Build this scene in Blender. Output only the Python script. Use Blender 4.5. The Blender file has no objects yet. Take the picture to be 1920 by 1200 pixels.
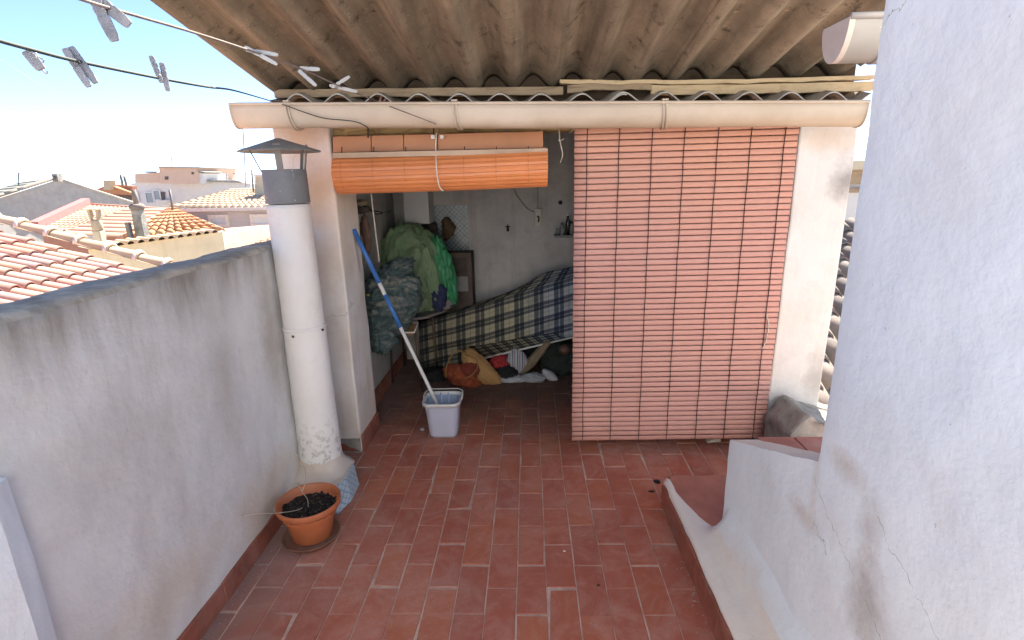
import bpy, bmesh, math, random
from mathutils import Vector, Matrix, noise
random.seed(7)
SC = bpy.context.scene
COL = SC.collection
PI = math.pi

# ------------------------------------------------------------------ camera
CF, CP, CY, CR = 978.11, 0.26349, -0.034693, -0.021973
CAM = Vector((0.0729, -1.8171, 1.7915))
_fw = Vector((math.sin(CY) * math.cos(CP), math.cos(CY) * math.cos(CP), -math.sin(CP)))
_rt = Vector((math.cos(CY), -math.sin(CY), 0.0))
_up = _rt.cross(_fw)
_R = _rt * math.cos(CR) + _up * math.sin(CR)
_U = _up * math.cos(CR) - _rt * math.sin(CR)
cam_data = bpy.data.cameras.new('camera')
cam = bpy.data.objects.new('camera', cam_data)
COL.objects.link(cam)
cam_data.sensor_width = 36.0
cam_data.lens = CF * 36.0 / 1920.0
cam_data.clip_start = 0.02
cam_data.clip_end = 6000
cam.matrix_world = Matrix((( _R.x, _U.x, -_fw.x, CAM.x), (_R.y, _U.y, -_fw.y, CAM.y), (_R.z, _U.z, -_fw.z, CAM.z), (0, 0, 0, 1)))
SC.camera = cam

# ------------------------------------------------------------------ light
SUN = Vector((0.33, 0.94, 1.22)).normalized()
EXPOSURE = 2.36
world = bpy.data.worlds.new('World')
SC.world = world
world.use_nodes = True
wn = world.node_tree
bg = wn.nodes['Background']
sky = wn.nodes.new('ShaderNodeTexSky')
sky.sky_type = 'NISHITA'
sky.sun_disc = False
sky.sun_elevation = math.asin(SUN.z)
sky.sun_rotation = math.atan2(SUN.x, SUN.y)
sky.air_density = 0.38
sky.dust_density = 0.15
sky.ozone_density = 1.6
wn.links.new(sky.outputs[0], bg.inputs['Color'])
bg.inputs['Strength'].default_value = 0.095
sl = bpy.data.lights.new('sun', 'SUN')
sl.energy = 4.6
sl.angle = math.radians(0.5)
sl.color = (1.0, 0.93, 0.82)
so = bpy.data.objects.new('sun', sl)
COL.objects.link(so)
so.rotation_euler = SUN.to_track_quat('Z', 'Y').to_euler()
SC.view_settings.view_transform = 'Standard'
SC.view_settings.look = 'None'
SC.view_settings.exposure = EXPOSURE
SC.view_settings.gamma = 1.0

# ------------------------------------------------------------------ helpers
def ray(px, py):
    return _fw + _R * ((px - 960.0) / CF) - _U * ((py - 600.0) / CF)
def at(px, py, y):
    """survey sight through image point (px,py) at real distance plane Y=y"""
    d = ray(px, py); return CAM + d * ((y - CAM.y) / d.y)
def atx(px, py, x):
    d = ray(px, py); return CAM + d * ((x - CAM.x) / d.x)
def atz(px, py, z):
    d = ray(px, py); return CAM + d * ((z - CAM.z) / d.z)
def atd(px, py, dep):
    return CAM + ray(px, py) * dep

ORG = {}
def tag(o, label, cat, group=None):
    o['label'] = label; o['category'] = cat
    if group: o['group'] = group
    return o
def thing(name, label, cat, loc=(0, 0, 0), group=None):
    o = bpy.data.objects.new(name, None); COL.objects.link(o)
    o.location = loc; o.empty_display_size = 0.1
    ORG[o.name] = Vector(loc)
    return tag(o, label, cat, group)
def obj(name, bm, m, parent=None, smooth=False, local=False, loc=None):
    me = bpy.data.meshes.new(name)
    off = Vector((0, 0, 0))
    if parent is not None: off = ORG[parent.name]
    elif loc is not None: off = Vector(loc)
    if not local and off.length > 0: bmesh.ops.translate(bm, verts=bm.verts, vec=-off)
    bmesh.ops.recalc_face_normals(bm, faces=bm.faces)
    bm.to_mesh(me); bm.free()
    for mm in (m if isinstance(m, (list, tuple)) else [m]): me.materials.append(mm)
    if smooth:
        for p in me.polygons: p.use_smooth = True
    o = bpy.data.objects.new(name, me); COL.objects.link(o)
    ORG[o.name] = off
    if parent is not None: o.parent = parent
    elif loc is not None: o.location = loc
    return o
def struct(name, bm, m):
    o = obj(name, bm, m); o['kind'] = 'structure'; return o

def B(): return bmesh.new()
def box(bm, x0, x1, y0, y1, z0, z1, mi=0):
    v = [bm.verts.new(p) for p in ((x0,y0,z0),(x1,y0,z0),(x1,y1,z0),(x0,y1,z0),(x0,y0,z1),(x1,y0,z1),(x1,y1,z1),(x0,y1,z1))]
    for q in ((0,3,2,1),(4,5,6,7),(0,1,5,4),(1,2,6,5),(2,3,7,6),(3,0,4,7)):
        f = bm.faces.new([v[i] for i in q]); f.material_index = mi
    return v
def bevel(bm, w, seg=2):
    bmesh.ops.bevel(bm, geom=list(bm.edges), offset=w, segments=seg, affect='EDGES', profile=0.5, clamp_overlap=True)
    return bm
def prism(bm, pts, vec, mi=0):
    """closed solid from a planar outline pushed along vec"""
    vec = Vector(vec)
    a = [bm.verts.new(Vector(p)) for p in pts]; b = [bm.verts.new(Vector(p) + vec) for p in pts]
    n = len(a)
    fs = [bm.faces.new(a), bm.faces.new(b[::-1])]
    for i in range(n): fs.append(bm.faces.new((a[i], b[i], b[(i+1) % n], a[(i+1) % n])))
    for f in fs: f.material_index = mi
def tube(bm, pts, r, n=8, closed=False, caps=True):
    pts = [Vector(p) for p in pts]; rings = []; N = len(pts)
    rr = r if isinstance(r, (list, tuple)) else [r] * N
    prev = None
    for i, p in enumerate(pts):
        if closed: t = pts[(i+1) % N] - pts[i-1]
        else: t = pts[min(i+1, N-1)] - pts[max(i-1, 0)]
        t.normalize()
        if prev is None:
            a = Vector((0, 0, 1)) if abs(t.z) < 0.9 else Vector((1, 0, 0))
            u = t.cross(a).normalized()
        else:
            u = (prev - t * prev.dot(t)).normalized()
        prev = u; w = t.cross(u)
        rings.append([bm.verts.new(p + (u * math.cos(2*PI*k/n) + w * math.sin(2*PI*k/n)) * rr[i]) for k in range(n)])
    for i in range(N if closed else N - 1):
        A, C = rings[i], rings[(i+1) % N]
        for k in range(n):
            bm.faces.new((A[k], A[(k+1) % n], C[(k+1) % n], C[k])).smooth = True
    if caps and not closed:
        bm.faces.new(rings[0][::-1]); bm.faces.new(rings[-1])
def lathe(bm, prof, cx, cy, n=40, cap0=True, cap1=False):
    rings = [[bm.verts.new((cx + r * math.cos(2*PI*k/n), cy + r * math.sin(2*PI*k/n), z)) for k in range(n)] for r, z in prof]
    for A, C in zip(rings, rings[1:]):
        for k in range(n):
            bm.faces.new((A[k], A[(k+1) % n], C[(k+1) % n], C[k])).smooth = True
    if cap0: bm.faces.new(rings[0][::-1])
    if cap1: bm.faces.new(rings[-1])
def spline(P, n=8):
    P = [Vector(p) for p in P]; out = []
    for i in range(len(P) - 1):
        p0, p1, p2, p3 = P[max(i-1, 0)], P[i], P[i+1], P[min(i+2, len(P)-1)]
        for k in range(n):
            t = k / n
            out.append(0.5 * ((2*p1) + (p2-p0)*t + (2*p0-5*p1+4*p2-p3)*t*t + (3*p1-p0-3*p2+p3)*t**3))
    out.append(P[-1]); return out
def grid(bm, fn, nu, nv, uv=False, both=0.0):
    V = [[bm.verts.new(fn(i/nu, j/nv)) for i in range(nu+1)] for j in range(nv+1)]
    L = bm.loops.layers.uv.verify() if uv else None
    for j in range(nv):
        for i in range(nu):
            f = bm.faces.new((V[j][i], V[j][i+1], V[j+1][i+1], V[j+1][i])); f.smooth = True
            if uv:
                for l, (a, b) in zip(f.loops, ((i, j), (i+1, j), (i+1, j+1), (i, j+1))): l[L].uv = (a/nu, b/nv)
    return V
def fbm(p, o=4, s=1.0):
    return noise.fractal(Vector(p) * s, 0.8, 2.1, o)
def blob(c, rad, seed=0, amp=0.12, fs=4.0, sub=4, ridge=0.0, rs=9.0, flat=None, fn=None, crease=0.0):
    bm = B(); bmesh.ops.create_icosphere(bm, subdivisions=sub, radius=1.0)
    c = Vector(c); sd = Vector((seed * 3.1, seed * 1.7, seed * 2.3))
    for v in bm.verts:
        d = v.co.copy()
        k = 1.0 + amp * fbm(d + sd, 3, fs * 0.4)
        if ridge:
            q = d * rs * 0.3 + sd
            q += Vector((noise.noise(q), noise.noise(q + Vector((7, 1, 3))), noise.noise(q - Vector((4, 2, 9))))) * 0.8
            k += ridge * (abs(noise.noise(q * 1.6)) * -2.0 + 0.5)
            q2 = q * 3.1 + Vector((3, 8, 1)); k += ridge * 0.55 * ((1 - min(1, abs(noise.noise(q2)) * 2.2)) ** 3 - 0.15)
            if crease: k += crease * ((1 - min(1, abs(noise.noise(Vector((q.x * 0.8, q.y * 0.8, q.z * 3.4)) * 1.3)) * 2.6)) ** 2 - 0.2)
        p = Vector((d.x * rad[0], d.y * rad[1], d.z * rad[2])) * k
        if fn: p = fn(p, d)
        v.co = c + p
        if flat is not None and v.co.z < flat: v.co.z = flat + (v.co.z - flat) * 0.04
    for f in bm.faces: f.smooth = True
    return bm

# ------------------------------------------------------------------ materials
class NT:
    def __init__(s, name):
        s.m = bpy.data.materials.new(name); s.m.use_nodes = True
        s.t = s.m.node_tree; s.n = s.t.nodes; s.b = s.n['Principled BSDF']
        s.co = s.n.new('ShaderNodeNewGeometry').outputs['Position']
        s.tc = s.n.new('ShaderNodeTexCoord')
    def L(s, a, b): s.t.links.new(a, b)
    def mapv(s, v, sc):
        n = s.n.new('ShaderNodeMapping'); s.L(v, n.inputs[0]); n.inputs['Scale'].default_value = sc; return n.outputs[0]
    def noise(s, sc=5, det=5, rough=0.6, v=None, scale3=None, dist=0.0):
        n = s.n.new('ShaderNodeTexNoise'); vv = v or s.co
        if scale3: vv = s.mapv(vv, scale3)
        s.L(vv, n.inputs['Vector']); n.inputs['Scale'].default_value = sc; n.inputs['Detail'].default_value = det
        n.inputs['Roughness'].default_value = rough; n.inputs['Distortion'].default_value = dist
        return n.outputs['Fac']
    def ramp(s, f, stops, const=False):
        n = s.n.new('ShaderNodeValToRGB'); s.L(f, n.inputs[0]); e = n.color_ramp.elements
        if const: n.color_ramp.interpolation = 'CONSTANT'
        while len(e) > 1: e.remove(e[-1])
        for i, (p, c) in enumerate(stops):
            c = (c, c, c) if isinstance(c, (int, float)) else c
            q = e[0] if i == 0 else e.new(p)
            q.position = p; q.color = (*c, 1)
        return n.outputs[0]
    def mix(s, f, a, b, mode='MIX'):
        n = s.n.new('ShaderNodeMix'); n.data_type = 'RGBA'; n.blend_type = mode
        for k, v in ((0, f), (6, a), (7, b)):
            if hasattr(v, 'is_linked'): s.L(v, n.inputs[k])
            elif k == 0: n.inputs[0].default_value = v
            else: n.inputs[k].default_value = (*v, 1)
        return n.outputs[2]
    def math(s, op, a, b=None, c=None):
        n = s.n.new('ShaderNodeMath'); n.operation = op
        for k, v in enumerate((a, b, c)):
            if v is None: continue
            if hasattr(v, 'is_linked'): s.L(v, n.inputs[k])
            else: n.inputs[k].default_value = v
        return n.outputs[0]
    def sep(s, v=None):
        n = s.n.new('ShaderNodeSeparateXYZ'); s.L(v or s.co, n.inputs[0]); return n.outputs
    def rng(s, f, a, b, c=0.0, d=1.0):
        n = s.n.new('ShaderNodeMapRange'); s.L(f, n.inputs[0])
        for i, v in enumerate((a, b, c, d)): n.inputs[i+1].default_value = v
        return n.outputs[0]
    def bump(s, h, st=0.3, d=0.01):
        n = s.n.new('ShaderNodeBump'); s.L(h, n.inputs['Height']); n.inputs['Strength'].default_value = st; n.inputs['Distance'].default_value = d
        if s.b.inputs['Normal'].is_linked: s.L(s.b.inputs['Normal'].links[0].from_socket, n.inputs['Normal'])
        s.L(n.outputs[0], s.b.inputs['Normal'])
    def out(s, col, rough=0.8, metal=0.0, spec=0.3):
        if hasattr(col, 'is_linked'): s.L(col, s.b.inputs['Base Color'])
        else: s.b.inputs['Base Color'].default_value = (*col, 1)
        if hasattr(rough, 'is_linked'): s.L(rough, s.b.inputs['Roughness'])
        else: s.b.inputs['Roughness'].default_value = rough
        s.b.inputs['Metallic'].default_value = metal
        s.b.inputs['Specular IOR Level'].default_value = spec
        return s.m
def spots(t, col, lst):
    for c, r, colr, amt in lst:
        n = t.n.new('ShaderNodeVectorMath'); n.operation = 'SUBTRACT'; t.L(t.co, n.inputs[0]); n.inputs[1].default_value = c
        d = t.n.new('ShaderNodeVectorMath'); d.operation = 'DIVIDE'; t.L(n.outputs[0], d.inputs[0]); d.inputs[1].default_value = r
        l = t.n.new('ShaderNodeVectorMath'); l.operation = 'LENGTH'; t.L(d.outputs[0], l.inputs[0])
        k = t.math('ADD', l.outputs['Value'], t.math('MULTIPLY', t.math('SUBTRACT', t.noise(7, 6, 0.7), 0.5), 1.5))
        col = t.mix(t.ramp(k, [(0.15, amt), (1.0, 0.0)]), col, colr)
    return col
def simple(name, col, rough=0.7, var=0.25, sc=12, bump=0.2, bs=60, metal=0.0, dirt=None, dirtamt=0.5, spec=0.3):
    t = NT(name); c = Vector(col)
    base = t.ramp(t.noise(sc, 5), [(0.3, tuple(c * (1 - var))), (0.7, tuple(c * (1 + var * 0.6)))])
    if dirt: base = t.mix(t.ramp(t.noise(sc * 0.4, 6, 0.7), [(0.5, 0.0), (0.72, dirtamt)]), base, dirt)
    if bump: t.bump(t.noise(bs, 4), bump, 0.004)
    return t.out(base, rough, metal, spec)

def plaster(name, light, dark, dirt, crack=True, streak=True, topz=None, topdirt=(0.16, 0.15, 0.13), warm=None, spot=()):
    t = NT(name)
    col = t.ramp(t.noise(2.2, 6, 0.62), [(0.3, dark), (0.62, light)])
    col = t.mix(t.ramp(t.noise(5.5, 7, 0.7), [(0.5, 0.0), (0.78, 0.45)]), col, dirt)
    if warm: col = t.mix(t.ramp(t.noise(1.3, 4, 0.5), [(0.48, 0.0), (0.68, 0.6)]), col, warm)
    if streak:
        st = t.noise(1.0, 6, 0.65, scale3=(9, 9, 0.55))
        col = t.mix(t.ramp(st, [(0.52, 0.0), (0.75, 0.4)]), col, dirt)
    if topz is not None:
        z = t.sep()[2]
        k = t.rng(t.math('ADD', z, t.math('MULTIPLY', t.math('SUBTRACT', t.noise(1.0, 6, 0.7, scale3=(7, 7, 1.2)), 0.5), 0.5)), topz - 0.30, topz + 0.03)
        col = t.mix(t.math('MULTIPLY', t.math('POWER', k, 1.8), 0.88), col, topdirt)
    col = spots(t, col, spot)
    # small specks and pinholes
    col = t.mix(t.ramp(t.noise(55, 3, 0.6), [(0.71, 0.0), (0.76, 0.4)]), col, topdirt)
    if crack:
        v = t.n.new('ShaderNodeTexVoronoi'); v.feature = 'DISTANCE_TO_EDGE'
        dn = t.n.new('ShaderNodeTexNoise'); t.L(t.co, dn.inputs['Vector']); dn.inputs['Scale'].default_value = 2.5; dn.inputs['Detail'].default_value = 6
        vm = t.n.new('ShaderNodeVectorMath'); vm.operation = 'MULTIPLY_ADD'; t.L(dn.outputs['Color'], vm.inputs[0]); vm.inputs[1].default_value = (1.1, 1.1, 1.1); t.L(t.co, vm.inputs[2])
        t.L(vm.outputs[0], v.inputs['Vector']); v.inputs['Scale'].default_value = 0.75
        ck = t.ramp(v.outputs['Distance'], [(0.0, 1.0), (0.0035, 0.0)])
        ck = t.math('MULTIPLY', ck, t.ramp(t.noise(1.1, 3), [(0.48, 0.0), (0.56, 1.0)]))
        col = t.mix(t.math('MULTIPLY', ck, 0.55), col, (0.2, 0.18, 0.15))
    t.bump(t.noise(3.5, 6, 0.6), 0.5, 0.03)
    t.bump(t.noise(70, 5, 0.6), 0.25, 0.003)
    return t.out(col, 0.9, 0, 0.15)

M = {}
M['wall_left'] = plaster('parapet_plaster', (0.68, 0.68, 0.665), (0.60, 0.595, 0.575), (0.48, 0.45, 0.40), topz=1.475, topdirt=(0.25, 0.225, 0.185), crack=False, spot=(
    ((-1.3, 0.80, 1.05), (0.3, 0.14, 0.55), (0.33, 0.295, 0.24), 0.7), ((-1.3, 0.55, 0.25), (0.3, 0.5, 0.22), (0.62, 0.50, 0.38), 0.7),
    ((-1.3, -0.2, 0.30), (0.3, 0.5, 0.2), (0.60, 0.52, 0.43), 0.6), ((-1.3, 0.35, 0.95), (0.3, 0.12, 0.5), (0.42, 0.39, 0.35), 0.5), ((-1.3, -0.3, 0.95), (0.3, 0.35, 0.3), (0.45, 0.42, 0.38), 0.5)))
M['wall_white'] = plaster('whitewash', (0.765, 0.815, 0.835), (0.715, 0.76, 0.78), (0.66, 0.64, 0.61), crack=False, streak=False, spot=(
    ((0.97, -0.62, 0.66), (0.3, 0.11, 0.17), (0.42, 0.40, 0.37), 0.75), ((0.97, -0.60, 0.86), (0.3, 0.06, 0.14), (0.47, 0.44, 0.40), 0.6),
    ((0.97, -0.47, 0.98), (0.3, 0.12, 0.06), (0.52, 0.46, 0.38), 0.6), ((0.97, -0.30, 0.70), (0.3, 0.13, 0.05), (0.56, 0.50, 0.43), 0.6),
    ((0.97, -0.33, 0.85), (0.3, 0.03, 0.22), (0.58, 0.54, 0.48), 0.45), ((0.97, -0.80, 0.60), (0.3, 0.2, 0.10), (0.55, 0.52, 0.47), 0.4),
    ((0.97, -0.05, 0.2), (0.3, 0.5, 0.12), (0.66, 0.56, 0.45), 0.6), ((0.97, -0.7, 1.9), (0.3, 0.3, 0.4), (0.68, 0.65, 0.62), 0.35)))
M['pillar'] = plaster('pillar_plaster', (0.74, 0.70, 0.65), (0.66, 0.61, 0.56), (0.50, 0.40, 0.31), warm=(0.72, 0.52, 0.36), crack=True, streak=False, spot=(((-1.2, 1.38, 1.72), (0.13, 0.3, 0.22), (0.62, 0.42, 0.24), 0.75), ((-1.24, 1.38, 2.05), (0.2, 0.3, 0.16), (0.56, 0.36, 0.22), 0.7), ((-1.15, 1.4, 0.25), (0.2, 0.4, 0.25), (0.50, 0.42, 0.34), 0.5)))
M['pillar_clean'] = plaster('pillar_plaster_clean', (0.74, 0.71, 0.67), (0.68, 0.65, 0.60), (0.56, 0.48, 0.40), warm=(0.70, 0.60, 0.50), crack=False, streak=False, spot=(((1.93, 1.38, 1.74), (0.13, 0.3, 0.16), (0.26, 0.24, 0.22), 0.8), ((1.70, 1.38, 0.28), (0.16, 0.3, 0.2), (0.36, 0.35, 0.33), 0.75), ((1.80, 1.38, 1.98), (0.25, 0.3, 0.12), (0.60, 0.46, 0.32), 0.6), ((1.92, 1.38, 0.5), (0.1, 0.3, 0.25), (0.38, 0.36, 0.33), 0.7)))
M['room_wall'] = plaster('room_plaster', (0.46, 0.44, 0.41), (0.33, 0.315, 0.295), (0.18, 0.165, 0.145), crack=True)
M['cement'] = simple('rough_cement', (0.33, 0.31, 0.27), 0.95, 0.4, 9, 0.8, 30, dirt=(0.14, 0.13, 0.11))
M['crack'] = simple('crack_dirt', (0.42, 0.39, 0.34), 0.95, 0.2, 30, 0)
M['coping'] = simple('coping_cement', (0.42, 0.375, 0.30), 0.95, 0.4, 14, 0.8, 40, dirt=(0.12, 0.115, 0.10), dirtamt=0.8)

def floor_mat():
    t = NT('terracotta_floor_tile')
    a = t.n.new('ShaderNodeAttribute'); a.attribute_name = 'tint'; a.attribute_type = 'GEOMETRY'
    tint = a.outputs['Fac']
    col = t.ramp(tint, [(0.0, (0.345, 0.102, 0.066)), (0.4, (0.39, 0.117, 0.070)), (0.75, (0.42, 0.128, 0.070)), (1.0, (0.45, 0.146, 0.072))])
    col = t.mix(t.ramp(t.noise(9, 6, 0.65), [(0.35, 0.0), (0.75, 0.5)]), col, (0.29, 0.088, 0.06))
    # pale lime bloom, scuffs
    bl = t.math('MULTIPLY', t.ramp(t.noise(4.2, 7, 0.72, dist=1.5), [(0.45, 0.0), (0.70, 0.62)]), t.ramp(t.noise(26, 5, 0.7), [(0.3, 0.55), (0.65, 1.0)]))
    col = t.mix(bl, col, (0.50, 0.29, 0.235))
    sc = t.ramp(t.noise(3, 8, 0.75, scale3=(16, 4, 1), dist=2.0), [(0.63, 0.0), (0.72, 0.3)])
    col = t.mix(sc, col, (0.52, 0.36, 0.33))
    wp = t.math('MULTIPLY', t.ramp(t.noise(1.6, 6, 0.65, dist=0.8), [(0.45, 0.0), (0.68, 0.42)]), t.ramp(t.noise(38, 6, 0.75), [(0.35, 0.3), (0.62, 1.0)]))
    col = t.mix(wp, col, (0.54, 0.35, 0.285))
    # settled dust and grime inside the store room and along the parapet
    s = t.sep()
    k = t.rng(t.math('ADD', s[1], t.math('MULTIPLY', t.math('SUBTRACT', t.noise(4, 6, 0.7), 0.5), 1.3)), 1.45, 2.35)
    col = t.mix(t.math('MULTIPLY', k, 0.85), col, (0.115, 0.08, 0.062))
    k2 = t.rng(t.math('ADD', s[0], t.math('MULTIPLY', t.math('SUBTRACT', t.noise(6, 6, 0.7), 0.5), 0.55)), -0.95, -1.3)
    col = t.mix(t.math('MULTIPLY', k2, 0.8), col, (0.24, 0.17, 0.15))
    sp = t.ramp(t.noise(75, 3, 0.5), [(0.70, 0.0), (0.76, 0.6)])
    col = t.mix(sp, col, (0.55, 0.40, 0.34))
    t.bump(t.noise(18, 6, 0.6), 0.18, 0.006)
    return t.out(col, t.ramp(t.noise(7, 5), [(0.3, 0.62), (0.7, 0.85)]), 0, 0.3)
M['tile'] = floor_mat()
def grout_mat():
    t = NT('floor_grout')
    col = t.ramp(t.noise(6, 6, 0.7), [(0.3, (0.38, 0.22, 0.175)), (0.48, (0.50, 0.34, 0.275)), (0.68, (0.64, 0.51, 0.42))])
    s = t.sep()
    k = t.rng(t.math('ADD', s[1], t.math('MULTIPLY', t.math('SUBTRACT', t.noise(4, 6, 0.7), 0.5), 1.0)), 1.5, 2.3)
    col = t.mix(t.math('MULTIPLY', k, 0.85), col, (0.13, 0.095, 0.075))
    t.bump(t.noise(60, 4), 0.4, 0.004)
    return t.out(col, 0.95, 0, 0.1)
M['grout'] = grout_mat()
M['skirting'] = simple('terracotta_skirting', (0.30, 0.10, 0.065), 0.75, 0.35, 7, 0.25, 40, dirt=(0.30, 0.21, 0.18), dirtamt=0.6)
M['tread'] = simple('terracotta_tread', (0.36, 0.14, 0.10), 0.75, 0.25, 8, 0.25, 40, dirt=(0.42, 0.28, 0.24), dirtamt=0.6)
M['plaster_edge'] = plaster('worn_cream_plaster', (0.66, 0.58, 0.50), (0.58, 0.50, 0.42), (0.48, 0.36, 0.26), warm=(0.62, 0.47, 0.34), crack=False, streak=False)

M['ledge'] = plaster('cream_whitewash', (0.76, 0.72, 0.67), (0.68, 0.63, 0.57), (0.56, 0.48, 0.40), warm=(0.72, 0.62, 0.51), crack=False, streak=False)
def asbestos(name, a, b, c):
    t = NT(name)
    col = t.ramp(t.noise(3.2, 6, 0.65), [(0.3, a), (0.68, b)])
    col = t.mix(t.ramp(t.noise(1.0, 6, 0.65, scale3=(9, 0.7, 1)), [(0.44, 0.0), (0.62, 0.8)]), col, c)
    col = t.mix(t.ramp(t.noise(9, 8, 0.8), [(0.55, 0.0), (0.66, 0.8)]), col, (0.04, 0.034, 0.027))
    col = t.mix(t.ramp(t.noise(85, 3, 0.55), [(0.62, 0.0), (0.72, 0.45)]), col, (0.45, 0.37, 0.28))
    t.bump(t.noise(80, 5, 0.7), 0.6, 0.006)
    return t.out(col, 0.92, 0, 0.15)
M['asbestos'] = asbestos('fibre_cement_sheet', (0.18, 0.148, 0.108), (0.33, 0.27, 0.195), (0.12, 0.096, 0.068))
M['asbestos2'] = asbestos('fibre_cement_eave', (0.26, 0.21, 0.16), (0.38, 0.32, 0.25), (0.19, 0.15, 0.11))
M['sheet_edge'] = simple('fibre_cement_cut_edge', (0.62, 0.57, 0.49), 0.9, 0.2, 20, 0.2, 60)
def gutter_mat():
    t = NT('cream_plastic_gutter')
    col = t.ramp(t.noise(3, 5), [(0.3, (0.50, 0.41, 0.31)), (0.7, (0.59, 0.50, 0.39))])
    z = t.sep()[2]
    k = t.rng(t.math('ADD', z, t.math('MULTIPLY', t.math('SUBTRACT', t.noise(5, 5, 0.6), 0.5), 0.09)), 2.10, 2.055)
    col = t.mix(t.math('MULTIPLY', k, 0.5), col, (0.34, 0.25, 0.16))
    col = t.mix(t.ramp(t.noise(9, 6, 0.7), [(0.58, 0.0), (0.75, 0.35)]), col, (0.40, 0.30, 0.20))
    return t.out(col, 0.5, 0, 0.4)
M['gutter'] = gutter_mat()
M['gutter_grey'] = simple('pinkish_plastic_gutter', (0.31, 0.28, 0.255), 0.5, 0.12, 6, 0.08, 40)
M['gutter_cap'] = simple('pink_plastic_cap', (0.52, 0.43, 0.375), 0.55, 0.12, 8, 0.08, 40)
def wood(name, a, b, sc3=(1.5, 14, 14), rough=0.85):
    t = NT(name)
    n = t.noise(2.0, 6, 0.65, scale3=sc3, dist=0.6)
    col = t.ramp(n, [(0.3, a), (0.5, b), (0.7, tuple(x * 0.8 for x in b))])
    col = t.mix(t.ramp(t.noise(6, 6, 0.7), [(0.55, 0.0), (0.75, 0.6)]), col, tuple(x * 0.4 for x in a))
    t.bump(n, 0.5, 0.006)
    return t.out(col, rough, 0, 0.2)
M['wood_old'] = wood('weathered_batten', (0.20, 0.14, 0.085), (0.38, 0.28, 0.18))
M['wood_dark'] = wood('dark_gap_backing', (0.05, 0.035, 0.02), (0.10, 0.07, 0.045))
M['wood_pale'] = wood('pale_plywood', (0.40, 0.28, 0.15), (0.60, 0.45, 0.27))
M['wood_lintel'] = wood('rough_lintel', (0.22, 0.14, 0.06), (0.52, 0.36, 0.17), (3, 18, 18))
M['wood_tray'] = wood('drawer_wood', (0.22, 0.12, 0.05), (0.34, 0.20, 0.09))
M['iron'] = simple('grey_painted_iron', (0.19, 0.183, 0.17), 0.55, 0.3, 12, 0.2, 60, dirt=(0.2, 0.13, 0.08), dirtamt=0.3)
def collar_mat():
    t = NT('dark_grey_collar')
    col = t.ramp(t.noise(8, 5), [(0.3, (0.14, 0.143, 0.145)), (0.7, (0.19, 0.192, 0.195))])
    col = t.mix(t.ramp(t.noise(48, 3, 0.6), [(0.66, 0.0), (0.70, 0.8)]), col, (0.6, 0.6, 0.58))
    return t.out(col, 0.6, 0, 0.4)
M['collar'] = collar_mat()
def pipe_mat():
    t = NT('white_painted_flue')
    col = t.ramp(t.noise(3, 5), [(0.3, (0.70, 0.67, 0.63)), (0.7, (0.78, 0.755, 0.72))])
    z = t.sep()[2]
    st = t.noise(1.0, 6, 0.7, scale3=(22, 22, 2.5))
    col = t.mix(t.ramp(st, [(0.62, 0.0), (0.72, 0.4)]), col, (0.35, 0.30, 0.25))
    n = t.noise(26, 6, 0.7)
    col = t.mix(t.ramp(t.noise(5, 6, 0.7), [(0.55, 0.0), (0.75, 0.35)]), col, (0.52, 0.46, 0.40))
    col = t.mix(t.math('MULTIPLY', t.rng(t.math('ADD', z, t.math('MULTIPLY', n, 0.25)), 1.45, 1.8), 0.35), col, (0.50, 0.42, 0.34))
    k = t.math('MULTIPLY', t.rng(z, 0.55, 0.2), t.ramp(n, [(0.52, 0.0), (0.58, 0.8)]))
    col = t.mix(k, col, (0.33, 0.31, 0.28))
    t.bump(t.noise(30, 4), 0.2, 0.004)
    return t.out(col, 0.75, 0, 0.25)
M['pipe'] = pipe_mat()
M['rust'] = simple('rusty_iron', (0.12, 0.06, 0.03), 0.85, 0.5, 40, 0.4, 90)
def azulejo(name, scale, bgc, ink, ink2, axes=(0, 2)):
    """glazed tile with a blue diamond lattice and flowers"""
    t = NT(name); s = t.sep()
    u = t.math('MULTIPLY', s[axes[0]], scale); v = t.math('MULTIPLY', s[axes[1]], scale)
    a = t.math('PINGPONG', t.math('ADD', u, v), 0.5); b = t.math('PINGPONG', t.math('SUBTRACT', u, v), 0.5)
    wob = t.math('MULTIPLY', t.math('SUBTRACT', t.noise(60, 3), 0.5), 0.22)
    lat = t.math('MINIMUM', t.math('ADD', a, wob), t.math('ADD', b, wob))
    col = t.mix(t.ramp(lat, [(0.05, 0.8), (0.085, 0.0)]), bgc, ink)
    d = t.math('SUBTRACT', t.math('ADD', a, b), 0.86)
    col = t.mix(t.ramp(t.math('ADD', d, t.math('MULTIPLY', wob, 0.8)), [(0.0, 0.0), (0.04, 0.85)]), col, ink)
    col = t.mix(t.ramp(t.math('ADD', t.math('MAXIMUM', a, b), wob), [(0.40, 0.0), (0.46, 0.5)]), col, ink2)
    gu = t.math('PINGPONG', u, 1.0); gv = t.math('PINGPONG', v, 1.0)
    col = t.mix(t.ramp(t.math('MINIMUM', gu, gv), [(0.015, 0.7), (0.03, 0.0)]), col, tuple(x * 0.45 for x in bgc))
    return t.out(col, 0.3, 0, 0.5)
M['azul_wall'] = azulejo('patterned_wall_tile', 11.0, (0.15, 0.185, 0.185), (0.03, 0.045, 0.05), (0.05, 0.07, 0.07))
M['azul_base'] = azulejo('blue_patterned_tile', 11.5, (0.50, 0.60, 0.66), (0.17, 0.34, 0.46), (0.25, 0.42, 0.40), (1, 2))
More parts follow.
